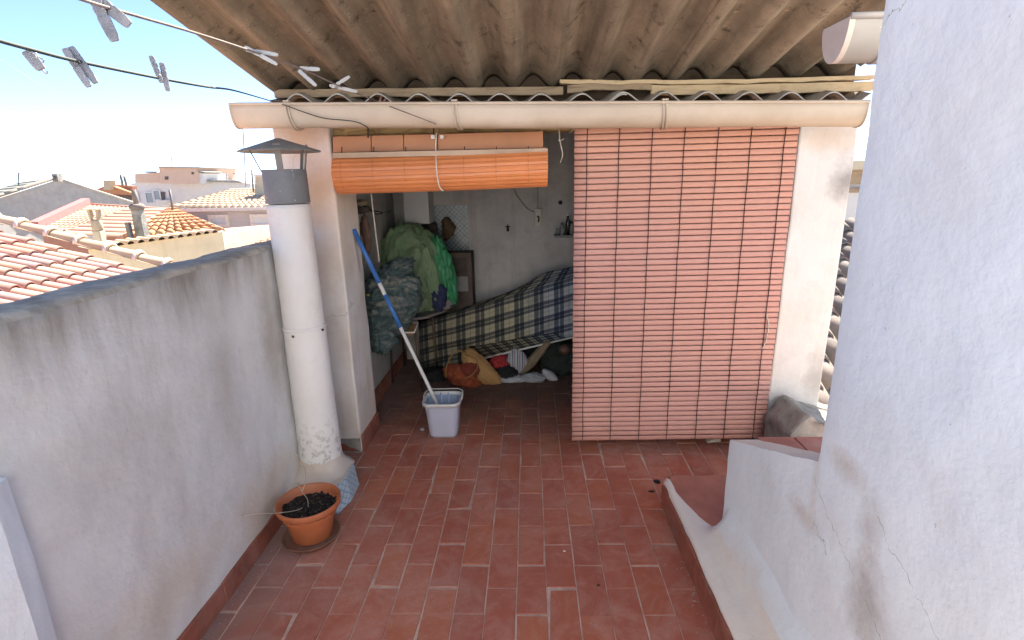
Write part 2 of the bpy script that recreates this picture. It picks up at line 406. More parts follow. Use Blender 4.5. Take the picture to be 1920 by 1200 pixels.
def blind_mat():
    t = NT('faded_salmon_slats')
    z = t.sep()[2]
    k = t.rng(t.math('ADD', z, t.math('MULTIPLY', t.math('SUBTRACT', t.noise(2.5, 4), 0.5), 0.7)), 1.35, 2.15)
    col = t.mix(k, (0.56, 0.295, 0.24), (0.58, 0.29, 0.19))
    a = t.n.new('ShaderNodeAttribute'); a.attribute_name = 'tint'; a.attribute_type = 'GEOMETRY'
    col = t.mix(t.math('MULTIPLY', a.outputs['Fac'], 0.22), col, (0.50, 0.27, 0.22))
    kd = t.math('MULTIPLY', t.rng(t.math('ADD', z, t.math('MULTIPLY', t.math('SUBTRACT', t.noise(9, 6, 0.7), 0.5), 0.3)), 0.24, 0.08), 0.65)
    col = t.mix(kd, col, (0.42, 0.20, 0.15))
    col = t.mix(t.ramp(t.noise(5, 6, 0.7), [(0.6, 0.0), (0.78, 0.35)]), col, (0.45, 0.27, 0.22))
    return t.out(col, 0.55, 0, 0.35)
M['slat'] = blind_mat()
M['cord_dark'] = simple('dark_ladder_cord', (0.06, 0.03, 0.025), 0.9, 0.2, 30, 0)
M['roll'] = simple('orange_plastic_slats', (0.66, 0.225, 0.075), 0.42, 0.14, 3, 0.05, 30, spec=0.45)
M['tape'] = simple('brown_tape', (0.35, 0.12, 0.04), 0.8, 0.2, 30, 0)
M['roll_pale'] = simple('tan_head_strip', (0.46, 0.33, 0.22), 0.6, 0.2, 5, 0.1, 30)
M['valance'] = simple('orange_valance', (0.47, 0.21, 0.10), 0.55, 0.16, 3, 0.08, 30)
M['string'] = simple('pale_string', (0.62, 0.56, 0.46), 0.9, 0.2, 40, 0)
M['line_green'] = simple('dark_green_line', (0.05, 0.065, 0.055), 0.7, 0.2, 40, 0)
M['line_pink'] = simple('worn_clothes_line', (0.24, 0.20, 0.17), 0.8, 0.3, 40, 0)
M['peg_grey'] = simple('greyed_wood_peg', (0.25, 0.245, 0.26), 0.8, 0.3, 30, 0.3, 90)
M['peg_white'] = simple('white_plastic_peg', (0.42, 0.42, 0.40), 0.5, 0.1, 20, 0)
M['peg_pink'] = simple('salmon_wood_peg', (0.55, 0.32, 0.24), 0.8, 0.2, 30, 0.2, 90)
M['steel'] = simple('steel_wire', (0.35, 0.34, 0.33), 0.4, 0.2, 30, 0, metal=0.8)
M['pot'] = simple('orange_plastic_pot', (0.42, 0.13, 0.055), 0.5, 0.18, 6, 0.08, 50, dirt=(0.40, 0.22, 0.15), dirtamt=0.4)
M['saucer'] = simple('brown_plastic_saucer', (0.24, 0.12, 0.08), 0.6, 0.25, 8, 0.1, 50, dirt=(0.28, 0.2, 0.16), dirtamt=0.7)
def soil_mat():
    t = NT('potting_soil')
    col = t.ramp(t.noise(70, 4, 0.7), [(0.35, (0.012, 0.01, 0.009)), (0.6, (0.05, 0.04, 0.034)), (0.72, (0.35, 0.31, 0.28))])
    t.bump(t.noise(55, 5, 0.7), 1.0, 0.02)
    return t.out(col, 0.95, 0, 0.2)
M['soil'] = soil_mat()
M['twig'] = simple('dry_twig', (0.42, 0.34, 0.25), 0.9, 0.2, 30, 0)
M['bucket'] = simple('lilac_grey_plastic', (0.46, 0.47, 0.56), 0.42, 0.08, 5, 0.04, 30, spec=0.45)
M['bucket_rim'] = simple('pale_plastic_rim', (0.58, 0.58, 0.56), 0.45, 0.08, 5, 0, spec=0.45)
M['bucket_in'] = simple('blue_grey_plastic', (0.33, 0.40, 0.53), 0.42, 0.12, 5, 0, spec=0.45)
M['blue'] = simple('blue_plastic_handle', (0.045, 0.16, 0.46), 0.35, 0.15, 12, 0.05, spec=0.5)
M['white_paint'] = simple('white_paint', (0.70, 0.68, 0.65), 0.45, 0.1, 15, 0.05, dirt=(0.4, 0.36, 0.3), dirtamt=0.4)
M['heater'] = simple('white_enamel', (0.46, 0.455, 0.43), 0.4, 0.08, 6, 0, dirt=(0.3, 0.27, 0.22), dirtamt=0.3)
M['dark_wood'] = simple('dark_brown_stone', (0.07, 0.052, 0.042), 0.7, 0.4, 9, 0.3, 40)
M['grey_panel'] = simple('grey_panel', (0.22, 0.22, 0.215), 0.7, 0.2, 8, 0.1, 40)
M['black'] = simple('black_stuff', (0.015, 0.014, 0.014), 0.7, 0.3, 20, 0.1)
M['green_bag'] = simple('sage_green_sheet', (0.20, 0.29, 0.155), 0.6, 0.22, 6, 0.35, 14, dirt=(0.24, 0.22, 0.14), dirtamt=0.5)
M['green_bright'] = simple('bright_green_bag', (0.05, 0.27, 0.115), 0.45, 0.3, 9, 0.3, 30, spec=0.5)
M['navy'] = simple('navy_cloth', (0.035, 0.042, 0.095), 0.9, 0.3, 12, 0.3, 50)
M['lilac_cloth'] = simple('pale_cloth', (0.36, 0.32, 0.31), 0.9, 0.2, 14, 0.3, 60)
def bag_mat():
    t = NT('dark_teal_bin_bag')
    n = t.noise(1.0, 7, 0.7, scale3=(5, 5, 22), dist=1.0)
    col = t.ramp(n, [(0.3, (0.022, 0.045, 0.045)), (0.5, (0.06, 0.095, 0.092)), (0.68, (0.22, 0.205, 0.165))])  # last stop is a brown-grey sheen, crumple highlights painted into the teal
    t.bump(n, 0.7, 0.03); t.bump(t.noise(22, 6, 0.7, dist=1.5), 0.4, 0.012)
    return t.out(col, 0.38, 0, 0.5)
M['bag'] = bag_mat()
M['table_top'] = simple('grey_table_top', (0.25, 0.225, 0.21), 0.7, 0.15, 8, 0.1, 50, dirt=(0.16, 0.13, 0.11))
M['table_leg'] = simple('brown_steel_tube', (0.11, 0.075, 0.05), 0.5, 0.3, 12, 0.1, metal=0.3)
def plaid():
    t = NT('plaid_blanket')
    uv = t.n.new('ShaderNodeUVMap').outputs[0]; s = t.sep(uv)
    def band(x, k):
        fr = t.math('FRACT', t.math('MULTIPLY', x, k))
        return t.ramp(fr, [(0.0, 0.0), (0.20, 0.55), (0.27, 0.0), (0.46, 0.8), (0.70, 0.18), (0.725, 0.8), (0.98, 0.1)], True)
    a, b = band(s[0], 8.6), band(s[1], 3.9)
    m = t.math('MULTIPLY', t.math('ADD', a, b), 0.5)
    col = t.ramp(m, [(0.0, (0.035, 0.042, 0.058)), (0.30, (0.075, 0.083, 0.10)), (0.45, (0.135, 0.142, 0.15)), (0.8, (0.44, 0.43, 0.365))])
    hue = t.ramp(s[0], [(0.0, (0.50, 0.42, 0.30)), (0.30, (0.80, 0.70, 0.48)), (0.6, (1.0, 0.95, 0.72)), (0.8, (0.85, 0.95, 1.15))])
    col = t.mix(0.85, col, hue, 'MULTIPLY')
    col = t.mix(t.ramp(t.noise(7, 5), [(0.5, 0.0), (0.8, 0.5)]), col, (0.07, 0.065, 0.055))
    t.bump(t.noise(60, 4), 0.3, 0.004)
    return t.out(col, 0.9, 0, 0.15)
M['plaid'] = plaid()
M['tan'] = simple('tan_canvas', (0.46, 0.26, 0.10), 0.75, 0.15, 8, 0.3, 40)
M['orange_cloth'] = simple('orange_cloth', (0.36, 0.085, 0.035), 0.85, 0.35, 14, 0.4, 30)
M['red_cloth'] = simple('red_cloth', (0.32, 0.03, 0.03), 0.85, 0.2, 14, 0.2, 50)
M['white_cloth'] = simple('white_cloth', (0.42, 0.42, 0.44), 0.85, 0.15, 20, 0.4, 30)
def stripe_mat(name, cs, sc, ax):
    t = NT(name); s = t.sep(t.tc.outputs['Object'])
    fr = t.math('FRACT', t.math('MULTIPLY', s[ax], sc))
    return t.out(t.ramp(fr, cs, True), 0.85, 0, 0.2)
M['stripes'] = stripe_mat('striped_cloth', [(0.0, (0.40, 0.42, 0.45)), (0.35, (0.06, 0.09, 0.14)), (0.5, (0.42, 0.42, 0.42)), (0.75, (0.30, 0.12, 0.10)), (0.85, (0.4, 0.4, 0.4))], 22, 0)
M['check'] = simple('white_black_cloth', (0.36, 0.37, 0.38), 0.8, 0.2, 14, 0.2, dirt=(0.02, 0.025, 0.03), dirtamt=1.0)
M['beige_cloth'] = simple('beige_cloth', (0.22, 0.17, 0.11), 0.9, 0.2, 14, 0.3, 40)
M['dark_cloth'] = simple('dark_green_cloth', (0.025, 0.032, 0.026), 0.9, 0.3, 14, 0.3, 40)
M['skin_shoe'] = simple('brownish_leather', (0.13, 0.07, 0.05), 0.6, 0.2, 14, 0.2, 40)
M['brown_glove'] = simple('brown_leather', (0.10, 0.06, 0.03), 0.7, 0.3, 20, 0.3, 40)
M['socket'] = simple('ivory_plastic', (0.42, 0.40, 0.31), 0.5, 0.08, 10, 0)
M['cable'] = simple('beige_cable', (0.28, 0.25, 0.21), 0.7, 0.1, 10, 0)
M['bottle'] = simple('dark_glass', (0.02, 0.025, 0.02), 0.15, 0.2, 10, 0, spec=0.6)
M['jar'] = simple('dull_jar', (0.22, 0.22, 0.21), 0.3, 0.2, 10, 0, spec=0.5)
# background town
M['ground'] = simple('pale_street_ground', (0.36, 0.32, 0.27), 0.95, 0.25, 0.5, 0)
def rooftile(name, cs):
    t = NT(name)
    a = t.n.new('ShaderNodeAttribute'); a.attribute_name = 'tint'; a.attribute_type = 'GEOMETRY'
    col = t.ramp(a.outputs['Fac'], [(i / (len(cs) - 1), c) for i, c in enumerate(cs)])
    col = t.mix(t.ramp(t.noise(6, 6, 0.7), [(0.45, 0.0), (0.75, 0.35)]), col, (0.44, 0.32, 0.26))
    t.bump(t.noise(40, 4), 0.3, 0.004)
    return t.out(col, 0.85, 0, 0.2)
M['roof_tile'] = rooftile('clay_roof_tile', [(0.40, 0.20, 0.165), (0.45, 0.27, 0.22), (0.35, 0.24, 0.23), (0.50, 0.34, 0.26), (0.46, 0.26, 0.18)])
M['roof_orange'] = rooftile('orange_roof_tile', [(0.42, 0.20, 0.10), (0.50, 0.26, 0.13), (0.46, 0.22, 0.11), (0.52, 0.30, 0.17)])
M['roof_pale'] = rooftile('pale_roof_tile', [(0.50, 0.38, 0.26), (0.56, 0.44, 0.31), (0.52, 0.36, 0.24), (0.60, 0.48, 0.35)])
M['roof_salmon'] = rooftile('salmon_roof_tile', [(0.50, 0.28, 0.20), (0.54, 0.32, 0.23), (0.50, 0.27, 0.19), (0.56, 0.34, 0.25)])
M['roof_old'] = rooftile('old_grey_roof_tile', [(0.20, 0.17, 0.15), (0.28, 0.24, 0.21), (0.16, 0.14, 0.13), (0.33, 0.28, 0.24)])
M['roof_grey'] = rooftile('grey_green_roof_tile', [(0.34, 0.34, 0.28), (0.38, 0.37, 0.31), (0.32, 0.32, 0.27)])
M['mortar'] = simple('white_mortar', (0.70, 0.62, 0.56), 0.9, 0.15, 15, 0.3)
M['red_verge'] = simple('red_painted_verge', (0.45, 0.14, 0.13), 0.8, 0.15, 5, 0.1)
M['yellow_wall'] = plaster('yellowed_plaster', (0.60, 0.52, 0.38), (0.54, 0.46, 0.33), (0.42, 0.34, 0.22), crack=False)
M['grey_wall'] = plaster('bare_grey_render', (0.42, 0.39, 0.35), (0.34, 0.32, 0.29), (0.25, 0.22, 0.19), crack=False)
M['lilac_wall'] = plaster('lilac_grey_render', (0.50, 0.46, 0.45), (0.46, 0.42, 0.41), (0.42, 0.38, 0.36), crack=False, streak=False)
M['white_bld'] = plaster('white_building', (0.62, 0.60, 0.58), (0.57, 0.55, 0.53), (0.50, 0.46, 0.42), crack=False, streak=False)
M['peach'] = plaster('peach_building', (0.60, 0.43, 0.33), (0.56, 0.40, 0.30), (0.50, 0.36, 0.28), crack=False, streak=False)
M['brick_red'] = simple('orange_render', (0.45, 0.22, 0.15), 0.9, 0.15, 4, 0.1)
M['dark_void'] = simple('dark_opening', (0.10, 0.085, 0.075), 0.6, 0.2, 4, 0)
M['shutter'] = simple('white_shutter', (0.60, 0.60, 0.60), 0.6, 0.05, 4, 0)
M['ceramic'] = simple('ceramic_chimney', (0.48, 0.38, 0.27), 0.85, 0.25, 8, 0.3, 40)
M['glass'] = simple('window_glass', (0.22, 0.25, 0.27), 0.15, 0.1, 4, 0, spec=0.6)

# ------------------------------------------------------------------ floor
TW, TL = 0.135, 0.2962
struct_bm = B(); box(struct_bm, -1.45, 3.2, -5.5, 3.5, -0.25, -0.0035)
struct('terrace_slab', struct_bm, M['grout'])
def floor_tiles():
    bm = B(); lay = bm.faces.layers.float.new('tint')
    for c in range(-10, 15):
        x0, x1 = c * TW, (c + 1) * TW
        off = 0.0 if c % 2 == 0 else TL / 2
        for r in range(-9, 13):
            y0 = r * TL + off; y1 = y0 + TL
            if y1 < -2.4 or y0 > 3.4: continue
            if x0 < -1.36 or x1 > 2.05: continue
            g = 0.0027 + random.uniform(-0.0007, 0.001); gy = 0.0024 + (random.random() ** 5) * 0.008
            jx, jy = random.uniform(-0.0015, 0.0015), random.uniform(-0.004, 0.004)
            t = random.random(); n0 = len(bm.faces)
            v = [(x0+g+jx, y0+gy+jy), (x1-g+jx, y0+gy+jy), (x1-g+jx, y1-gy+jy), (x0+g+jx, y1-gy+jy)]
            h = [random.uniform(-0.0008, 0.0012) for _ in range(4)]
            if random.random() < 0.22:
                q = random.randrange(4); ch = random.uniform(0.004, 0.016); v[q] = (v[q][0] - math.copysign(ch, v[q][0] - (x0 + x1) / 2), v[q][1] - math.copysign(ch * random.uniform(0.2, 0.9), v[q][1] - (y0 + y1) / 2))
            bt = [bm.verts.new((p[0], p[1], -0.006)) for p in v]
            e = 0.0025
            cx, cy = sum(p[0] for p in v) / 4, sum(p[1] for p in v) / 4
            md = [bm.verts.new((p[0], p[1], -0.0018 + h[i])) for i, p in enumerate(v)]
            tp = [bm.verts.new((p[0] - math.copysign(e, p[0]-cx), p[1] - math.copysign(e, p[1]-cy), 0.0005 + h[i])) for i, p in enumerate(v)]
            fs = [bm.faces.new(tp)]
            for i in range(4):
                k = (i + 1) % 4
                fs.append(bm.faces.new((bt[i], bt[k], md[k], md[i]))); fs.append(bm.faces.new((md[i], md[k], tp[k], tp[i])))
            for f in fs: f[lay] = t
    return bm
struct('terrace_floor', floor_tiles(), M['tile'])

# ------------------------------------------------------------------ parapet wall on the left
def wall_grid_face(bm, fn, nu, nv):
    return grid(bm, fn, nu, nv)
pw = thing('parapet_wall', 'stained grey plaster parapet with dark weathered top along the left of the terrace', 'wall', (-1.4, 0.4, 0))
def pw_pt(u, v):
    y = -3.28 + u * 4.78
    z = v * 1.455
    x = -1.3 + 0.010 * fbm((0, y * 1.5, z * 1.5), 4) + 0.004 * fbm((3, y * 7, z * 7), 3)
    return Vector((x, y, z))
bm = B()
V = grid(bm, pw_pt, 150, 46)
# round top edge, top and outer face
prevrow = V[-1]
for dx, dz in ((-0.008, 0.014), (-0.025, 0.022), (-0.10, 0.024), (-0.17, 0.02), (-0.195, 0.008)):
    row = [bm.verts.new((-1.3 + dx + 0.006 * fbm((1, p.co.y * 5, dx * 20), 3), p.co.y, 1.455 + dz + 0.012 * fbm((5, p.co.y * 3.0, dx * 6), 4))) for p in V[-1]]
    for i in range(len(row) - 1):
        f = bm.faces.new((prevrow[i], prevrow[i+1], row[i+1], row[i])); f.smooth = True; f.material_index = 1
    prevrow = row
row = [bm.verts.new((-1.5, p.co.y, -0.3)) for p in prevrow]
for i in range(len(row) - 1): bm.faces.new((prevrow[i], prevrow[i+1], row[i+1], row[i]))
obj('wall_body', bm, [M['wall_left'], M['coping']], pw)
bm = B()
y = -3.2; k = 0
while y < 1.36:
    L = 0.296
    if not (0.66 < y + L / 2 < 1.05):
        box(bm, -1.318, -1.288 + random.uniform(-0.002, 0.002), y + 0.002, min(y + L, 1.37) - 0.002, 0.0, 0.10 + random.uniform(-0.003, 0.003))
    y += L
bevel(bm, 0.002, 1)
obj('skirting', bm, M['skirting'], pw)

# near white pilaster, lower left corner of the picture
bm = B()
prism(bm, [(-1.5, -0.665, -0.05), (-1.275, -0.665, -0.05), (-1.245, -0.735, -0.05), (-1.245, -3.29, -0.05), (-1.5, -3.29, -0.05)], (0, 0, 1.13))
bmesh.ops.subdivide_edges(bm, edges=bm.edges, cuts=8, use_grid_fill=True)
for v in bm.verts:
    v.co.x += 0.006 * fbm(v.co * 6, 3); v.co.y += 0.005 * fbm(v.co * 6 + Vector((5, 5, 5)), 3)
o = obj('pilaster', bm, M['wall_white'], loc=(-1.37, -0.9, 0))
tag(o, 'white plaster pilaster end cut off by the lower left corner of the photo', 'pilaster')

# ------------------------------------------------------------------ stair wall on the right
sw = thing('stair_wall', 'tall whitewashed wall with hairline cracks and a stepped stair end on the right', 'wall', (1.4, -0.6, 0))
def wx(y, z):
    return 0.97 + 0.007 * fbm((y * 1.7, z * 1.7, 3), 4) + 0.0025 * fbm((y * 8, z * 8, 9), 3)
def lowtop(y): return 0.632 + (0.345 - y) / 0.675 * 0.285 + 0.006 * fbm((y * 9, 1, 1), 3)
bm = B()
ys = [0.345 - 0.675 * i / 24 for i in range(25)] + [-0.33 - 2.6 * i / 60 for i in range(1, 61)]
cols = []
for i, y in enumerate(ys):
    tp = lowtop(y) if i <= 24 else 0.911
    cols.append([bm.verts.new((wx(y, z), y, z)) for z in [0.05 + (tp - 0.05) * j / 30 for j in range(31)]])
for A, C in zip(cols, cols[1:]):
    for j in range(30): bm.faces.new((A[j], C[j], C[j+1], A[j+1])).smooth = True
up = [[c[30]] + [bm.verts.new((wx(c[30].co.y, z) + (0.004 if i == 0 else 0), c[30].co.y, z)) for z in [0.911 + 1.56 * j / 40 for j in range(1, 41)]] for i, c in enumerate(cols[24:])]
for A, C in zip(up, up[1:]):
    for j in range(40): bm.faces.new((A[j], C[j], C[j+1], A[j+1])).smooth = True
def side(pts, dx):
    a = [bm.verts.new(p) for p in pts]; b = [bm.verts.new((dx, p[1], p[2])) for p in pts]
    for j in range(len(pts) - 1): bm.faces.new((a[j], a[j+1], b[j+1], b[j]))
side([tuple(v.co) for v in up[0]], 3.2); side([tuple(v.co) for v in cols[-1][:30]] + [tuple(v.co) for v in up[-1]], 3.2)
side([tuple(v.co) for v in cols[0]], 1.10)
side([(r[-1].co.x, r[-1].co.y, r[-1].co.z) for r in up], 3.2)
n0 = len(bm.faces)
side([tuple(c[30].co) for c in cols[:25]], 1.10)
bm.faces.ensure_lookup_table()
for f in list(bm.faces)[n0:]: f.material_index = 1
side([(1.10, c[30].co.y, c[30].co.z) for c in cols[:25]], 1.10)
obj('wall_body', bm, [M['wall_white'], M['plaster_edge']], sw)
for P in ([(-0.32, 0.86), (-0.40, 0.80), (-0.47, 0.765), (-0.55, 0.71), (-0.64, 0.66), (-0.72, 0.60), (-0.80, 0.53), (-0.90, 0.46)],
          [(-0.62, 0.93), (-0.68, 0.88), (-0.74, 0.855), (-0.82, 0.80), (-0.90, 0.76)],
          [(-0.335, 2.135), (-0.37, 2.17), (-0.40, 2.165), (-0.43, 2.185), (-0.50, 2.20), (-0.56, 2.26)],
          [(-0.36, 0.72), (-0.40, 0.695), (-0.42, 0.70), (-0.45, 0.66)]):
    bm = B(); pts = []
    for (y0, z0), (y1, z1) in zip(P, P[1:]):
        for k in range(8):
            t_ = k / 8; y, z = y0 + (y1 - y0) * t_ + random.uniform(-.006, .006), z0 + (z1 - z0) * t_ + random.uniform(-.007, .007)
            pts.append((wx(y, z) - 0.0001, y, z))
    tube(bm, pts, [0.0003 + 0.0005 * random.random() for _ in pts], 5); obj('hairline_crack', bm, M['crack'], sw)
# upper landing block with terracotta top
bm = B(); box(bm, 1.102, 1.75, -0.325, 0.343, 0.0, 0.612); obj('landing', bm, M['wall_white'], sw)
bm = B()
for i in range(4):
    box(bm, 1.103 + i * 0.165, 1.103 + (i + 1) * 0.165 - 0.004, -0.324, 0.372, 0.6125, 0.634)
bevel(bm, 0.003, 1); obj('tread', bm, M['tread'], sw)
# first step
bm = B(); prism(bm, [(0.85, 0.78, 0), (0.85, 0.66, 0), (0.87, 0.56, 0), (0.90, 0.45, 0), (0.95, 0.352, 0), (1.75, 0.352, 0), (1.75, 0.80, 0), (0.85, 0.80, 0)], (0, 0, 0.147)); obj('riser', bm, M['plaster_edge'], sw)
bm = B()
prism(bm, [(0.845, 0.78, 0.147), (0.845, 0.66, 0.147), (0.865, 0.56, 0.147), (0.90, 0.45, 0.147), (0.95, 0.352, 0.147), (1.75, 0.352, 0.147), (1.75, 0.815, 0.147), (0.845, 0.815, 0.147)], (0, 0, 0.016))
obj('tread', bm, M['tread'], sw)
# plastered ledge between skirting and wall
bm = B()
def ledge(u, v):
    y = 0.785 - u * 2.2
    w = 0.165 if y < 0.36 else 0.165 * max(0.22, 1 - (y - 0.36) / 0.42 * 0.95)
    n = 0.005 * fbm((y * 6, v * 3, 4), 3)
    x = 0.812 + v * w
    k = max(0.0, v - 0.45) / 0.55
    zin = 0.155 + 0.006 * (0.36 - min(y, 0.36)) * 10 * 0.9
    z = 0.142 + 0.018 * min(1, v * 5) + ((0.05 * v * v + 0.12 * k * k) * min(1, max(0, (0.37 - y) / 0.08))) + (0.06 * v * (0.36 - min(0.36, y))) + n
    return Vector((x + n, y, z))
V3 = grid(bm, ledge, 90, 10)
base = [bm.verts.new((0.816, r.co.y, 0.0)) for r in V3[0]]
for i in range(90): bm.faces.new((V3[0][i], V3[0][i+1], base[i+1], base[i]))
e0 = [bm.verts.new((r[0].co.x, r[0].co.y, 0)) for r in V3]
for j in range(10): bm.faces.new((V3[j][0], V3[j+1][0], e0[j+1], e0[j]))
for f in bm.faces:
    c_ = f.calc_center_median()
    if c_.x > 0.925 + 0.02 * fbm((c_.y * 4, 1, 1), 3) and c_.z > 0.12: f.material_index = 1
obj('ledge', bm, [M['ledge'], M['wall_white']], sw)
bm = B(); y = 0.775
while y > -1.4:
    box(bm, 0.800 + random.uniform(-0.001, 0.001), 0.817, y - 0.296 + 0.002, y - 0.001, 0.0, 0.132 + random.uniform(-0.003, 0.003)); y -= 0.297
bevel(bm, 0.002, 1); obj('skirting', bm, M['skirting'], sw)

bm = B(); box(bm, -1.5, 3.2, -3.6, -3.3, 0.0, 3.3); obj('added_bounce_wall', bm, M['wall_white'], sw)  # added unseen wall behind the camera, bounces sunlight onto the terrace
# short gutter on the far side of the tall wall
def gutter_section(r, w, n=36):
    """half-round with beaded front lip: list of (dy,dz) outline going back-top -> bottom -> front-top, outer then inner"""
    out = [(w/2 * math.cos(PI + PI * i / n), r * math.sin(PI + PI * i / n)) for i in range(n + 1)]
    inn = [(0.93 * a, 0.95 * b + 0.001) for a, b in out[::-1]]
    return out + inn
g2 = thing('short_gutter', 'short pinkish half round gutter with flat end cap high on the tall white wall', 'gutter', (1.05, -0.1, 2.15))
bm = B(); sec = gutter_section(0.105, 0.135)
prism(bm, [(0.985, -0.11 + a, 2.205 + b) for a, b in sec], (1.4, 0, 0.0)); obj('channel', bm, M['gutter_grey'], g2)
bm = B(); prism(bm, [(0.970, -0.11 + a * 1.03, 2.208 + b * 1.03) for a, b in gutter_section(0.105, 0.135)[:37]], (0.016, 0, 0)); bevel(bm, 0.003, 1); obj('end_cap', bm, M['gutter_cap'], g2)
bm = B(); tube(bm, [(0.972, -0.178, 2.208), (1.05, -0.178, 2.208), (2.3, -0.178, 2.208)], 0.009, 8); obj('lip', bm, M['gutter_grey'], g2, True)
bm = B(); sec3 = [(a * 1.05, b * 1.04 - 0.001) for a, b in gutter_section(0.105, 0.135)]
prism(bm, [(1.085, -0.11 + a, 2.205 + b) for a, b in sec3], (0.05, 0, 0)); obj('joint_ring', bm, M['gutter_grey'], g2)

# ------------------------------------------------------------------ store room building
room = thing('store_room', 'open store room with whitewashed pillars and dim plastered walls behind the blinds', 'building', (0.3, 2.4, 0))
def rough_box(x0, x1, y0, y1, z0, z1, amp=0.006, cuts=10, rnd=0.012):
    bm = B(); box(bm, x0, x1, y0, y1, z0, z1); bevel(bm, rnd, 2)
    le = [e for e in bm.edges if e.calc_length() > 0.1]
    for _ in range(1):
        bmesh.ops.subdivide_edges(bm, edges=le, cuts=cuts, use_grid_fill=True)
    for v in bm.verts:
        n = fbm(v.co * 4, 4); v.co.x += amp * n; v.co.y += amp * fbm(v.co * 4 + Vector((9, 2, 4)), 4)
    return bm
pl_ = obj('pillar', rough_box(-1.42, -1.085, 1.38, 1.77, 0, 2.155), M['pillar'], room)
bm = B(); box(bm, -1.088, -1.070, 1.385, 1.76, 0, 0.125); bevel(bm, 0.002, 1); obj('pillar_skirting', bm, M['skirting'], room)
bm = B(); prism(bm, [(-1.26, 1.361, 0.022), (-1.10, 1.361, 0.018), (-1.13, 1.361, 0.036), (-1.17, 1.361, 0.044), (-1.20, 1.361, 0.075), (-1.26, 1.361, 0.082)], (0, 0.01, 0)); obj('broken_skirting', bm, M['skirting'], room)
bm = rough_box(-1.29, -1.092, 1.366, 1.384, 0, 0.105, 0.003, 8, 0.003)
obj('mortar_patch', bm, M['cement'], room)
obj('pillar', rough_box(1.628, 1.955, 1.385, 1.75, 0, 2.1), M['pillar_clean'], room)
def pane(fn, nu, nv, back, m, name):
    bm = B(); V = grid(bm, fn, nu, nv)
    bmesh.ops.solidify(bm, geom=list(bm.faces), thickness=back)
    return obj(name, bm, m, room)
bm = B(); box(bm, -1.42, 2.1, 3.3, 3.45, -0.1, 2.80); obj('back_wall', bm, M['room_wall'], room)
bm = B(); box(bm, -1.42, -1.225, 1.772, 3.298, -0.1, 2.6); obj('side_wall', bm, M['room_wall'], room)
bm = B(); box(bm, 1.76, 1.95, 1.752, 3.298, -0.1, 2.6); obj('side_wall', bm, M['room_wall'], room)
bm = B(); box(bm, -1.2235, -1.205, 1.775, 3.29, 0, 0.12); obj('wall_skirting', bm, M['skirting'], room)
# lintel
bm = B(); box(bm, -1.083, 1.626, 1.45, 1.62, 2.062, 2.15); bevel(bm, 0.008, 1)
le = [e for e in bm.edges if e.calc_length() > 0.3]; bmesh.ops.subdivide_edges(bm, edges=le, cuts=60, use_grid_fill=True)
for v in bm.verts: v.co.z += 0.010 * fbm(v.co * 7, 4); v.co.y += 0.012 * fbm(v.co * 5 + Vector((3, 1, 8)), 4)
obj('lintel', bm, M['wood_lintel'], room)
a, b = at(798, 475, 3.292), at(876, 384, 3.292)
bm = B(); box(bm, a.x, b.x, 3.288, 3.2995, a.z, b.z); obj('tile_panel', bm, M['azul_wall'], room)

PITCH = 0.2256
def corrugated(bm, x0, x1, y0, z0, y1, z1, phase, amp=0.028, thick=0.007, skew=0.0, ny=10, edge=None, sag=0.0):
    n = int((x1 - x0) / PITCH * 16); T = []; Bt = []
    for j in range(ny + 1):
        t = j / ny; y = y0 + (y1 - y0) * t; z = z0 + (z1 - z0) * t + sag * math.sin(t * PI)
        r1, r2 = [], []
        for i in range(n + 1):
            x = x0 + (x1 - x0) * i / n
            h = amp * math.cos(2 * PI * (x - phase) / PITCH)
            zz = z + h + skew * (x - x0) + 0.002 * fbm((x * 3, y * 3, 0), 2)
            r1.append(bm.verts.new((x, y, zz + thick / 2))); r2.append(bm.verts.new((x, y, zz - thick / 2)))
        T.append(r1); Bt.append(r2)
    for j in range(ny):
        for i in range(n):
            f = bm.faces.new((T[j][i], T[j][i+1], T[j+1][i+1], T[j+1][i])); f.smooth = True
            f = bm.faces.new((Bt[j][i], Bt[j+1][i], Bt[j+1][i+1], Bt[j][i+1])); f.smooth = True
    for i in range(n):
        for J in (0, ny):
            f = bm.faces.new((T[J][i], T[J][i+1], Bt[J][i+1], Bt[J][i])); f.material_index = 1 if edge else 0
    for j in range(ny):
        for I in (0, n): bm.faces.new((T[j][I], T[j+1][I], Bt[j+1][I], Bt[j][I]))
# the room's own roof, its wavy end showing above the gutter
for k, (xa, xb, dz) in enumerate(((-1.36, 0.62, 0.0), (0.50, 1.93, 0.009))):
    bm = B(); corrugated(bm, xa, xb, 1.27, 2.250 + dz - 0.0255 * (xa + 1.36), 3.46, 2.75 + dz - 0.0255 * (xa + 1.36), -1.201, edge=True, skew=-0.0255)
    obj('roof_sheet', bm, [M['asbestos2'], M['sheet_edge']], room)

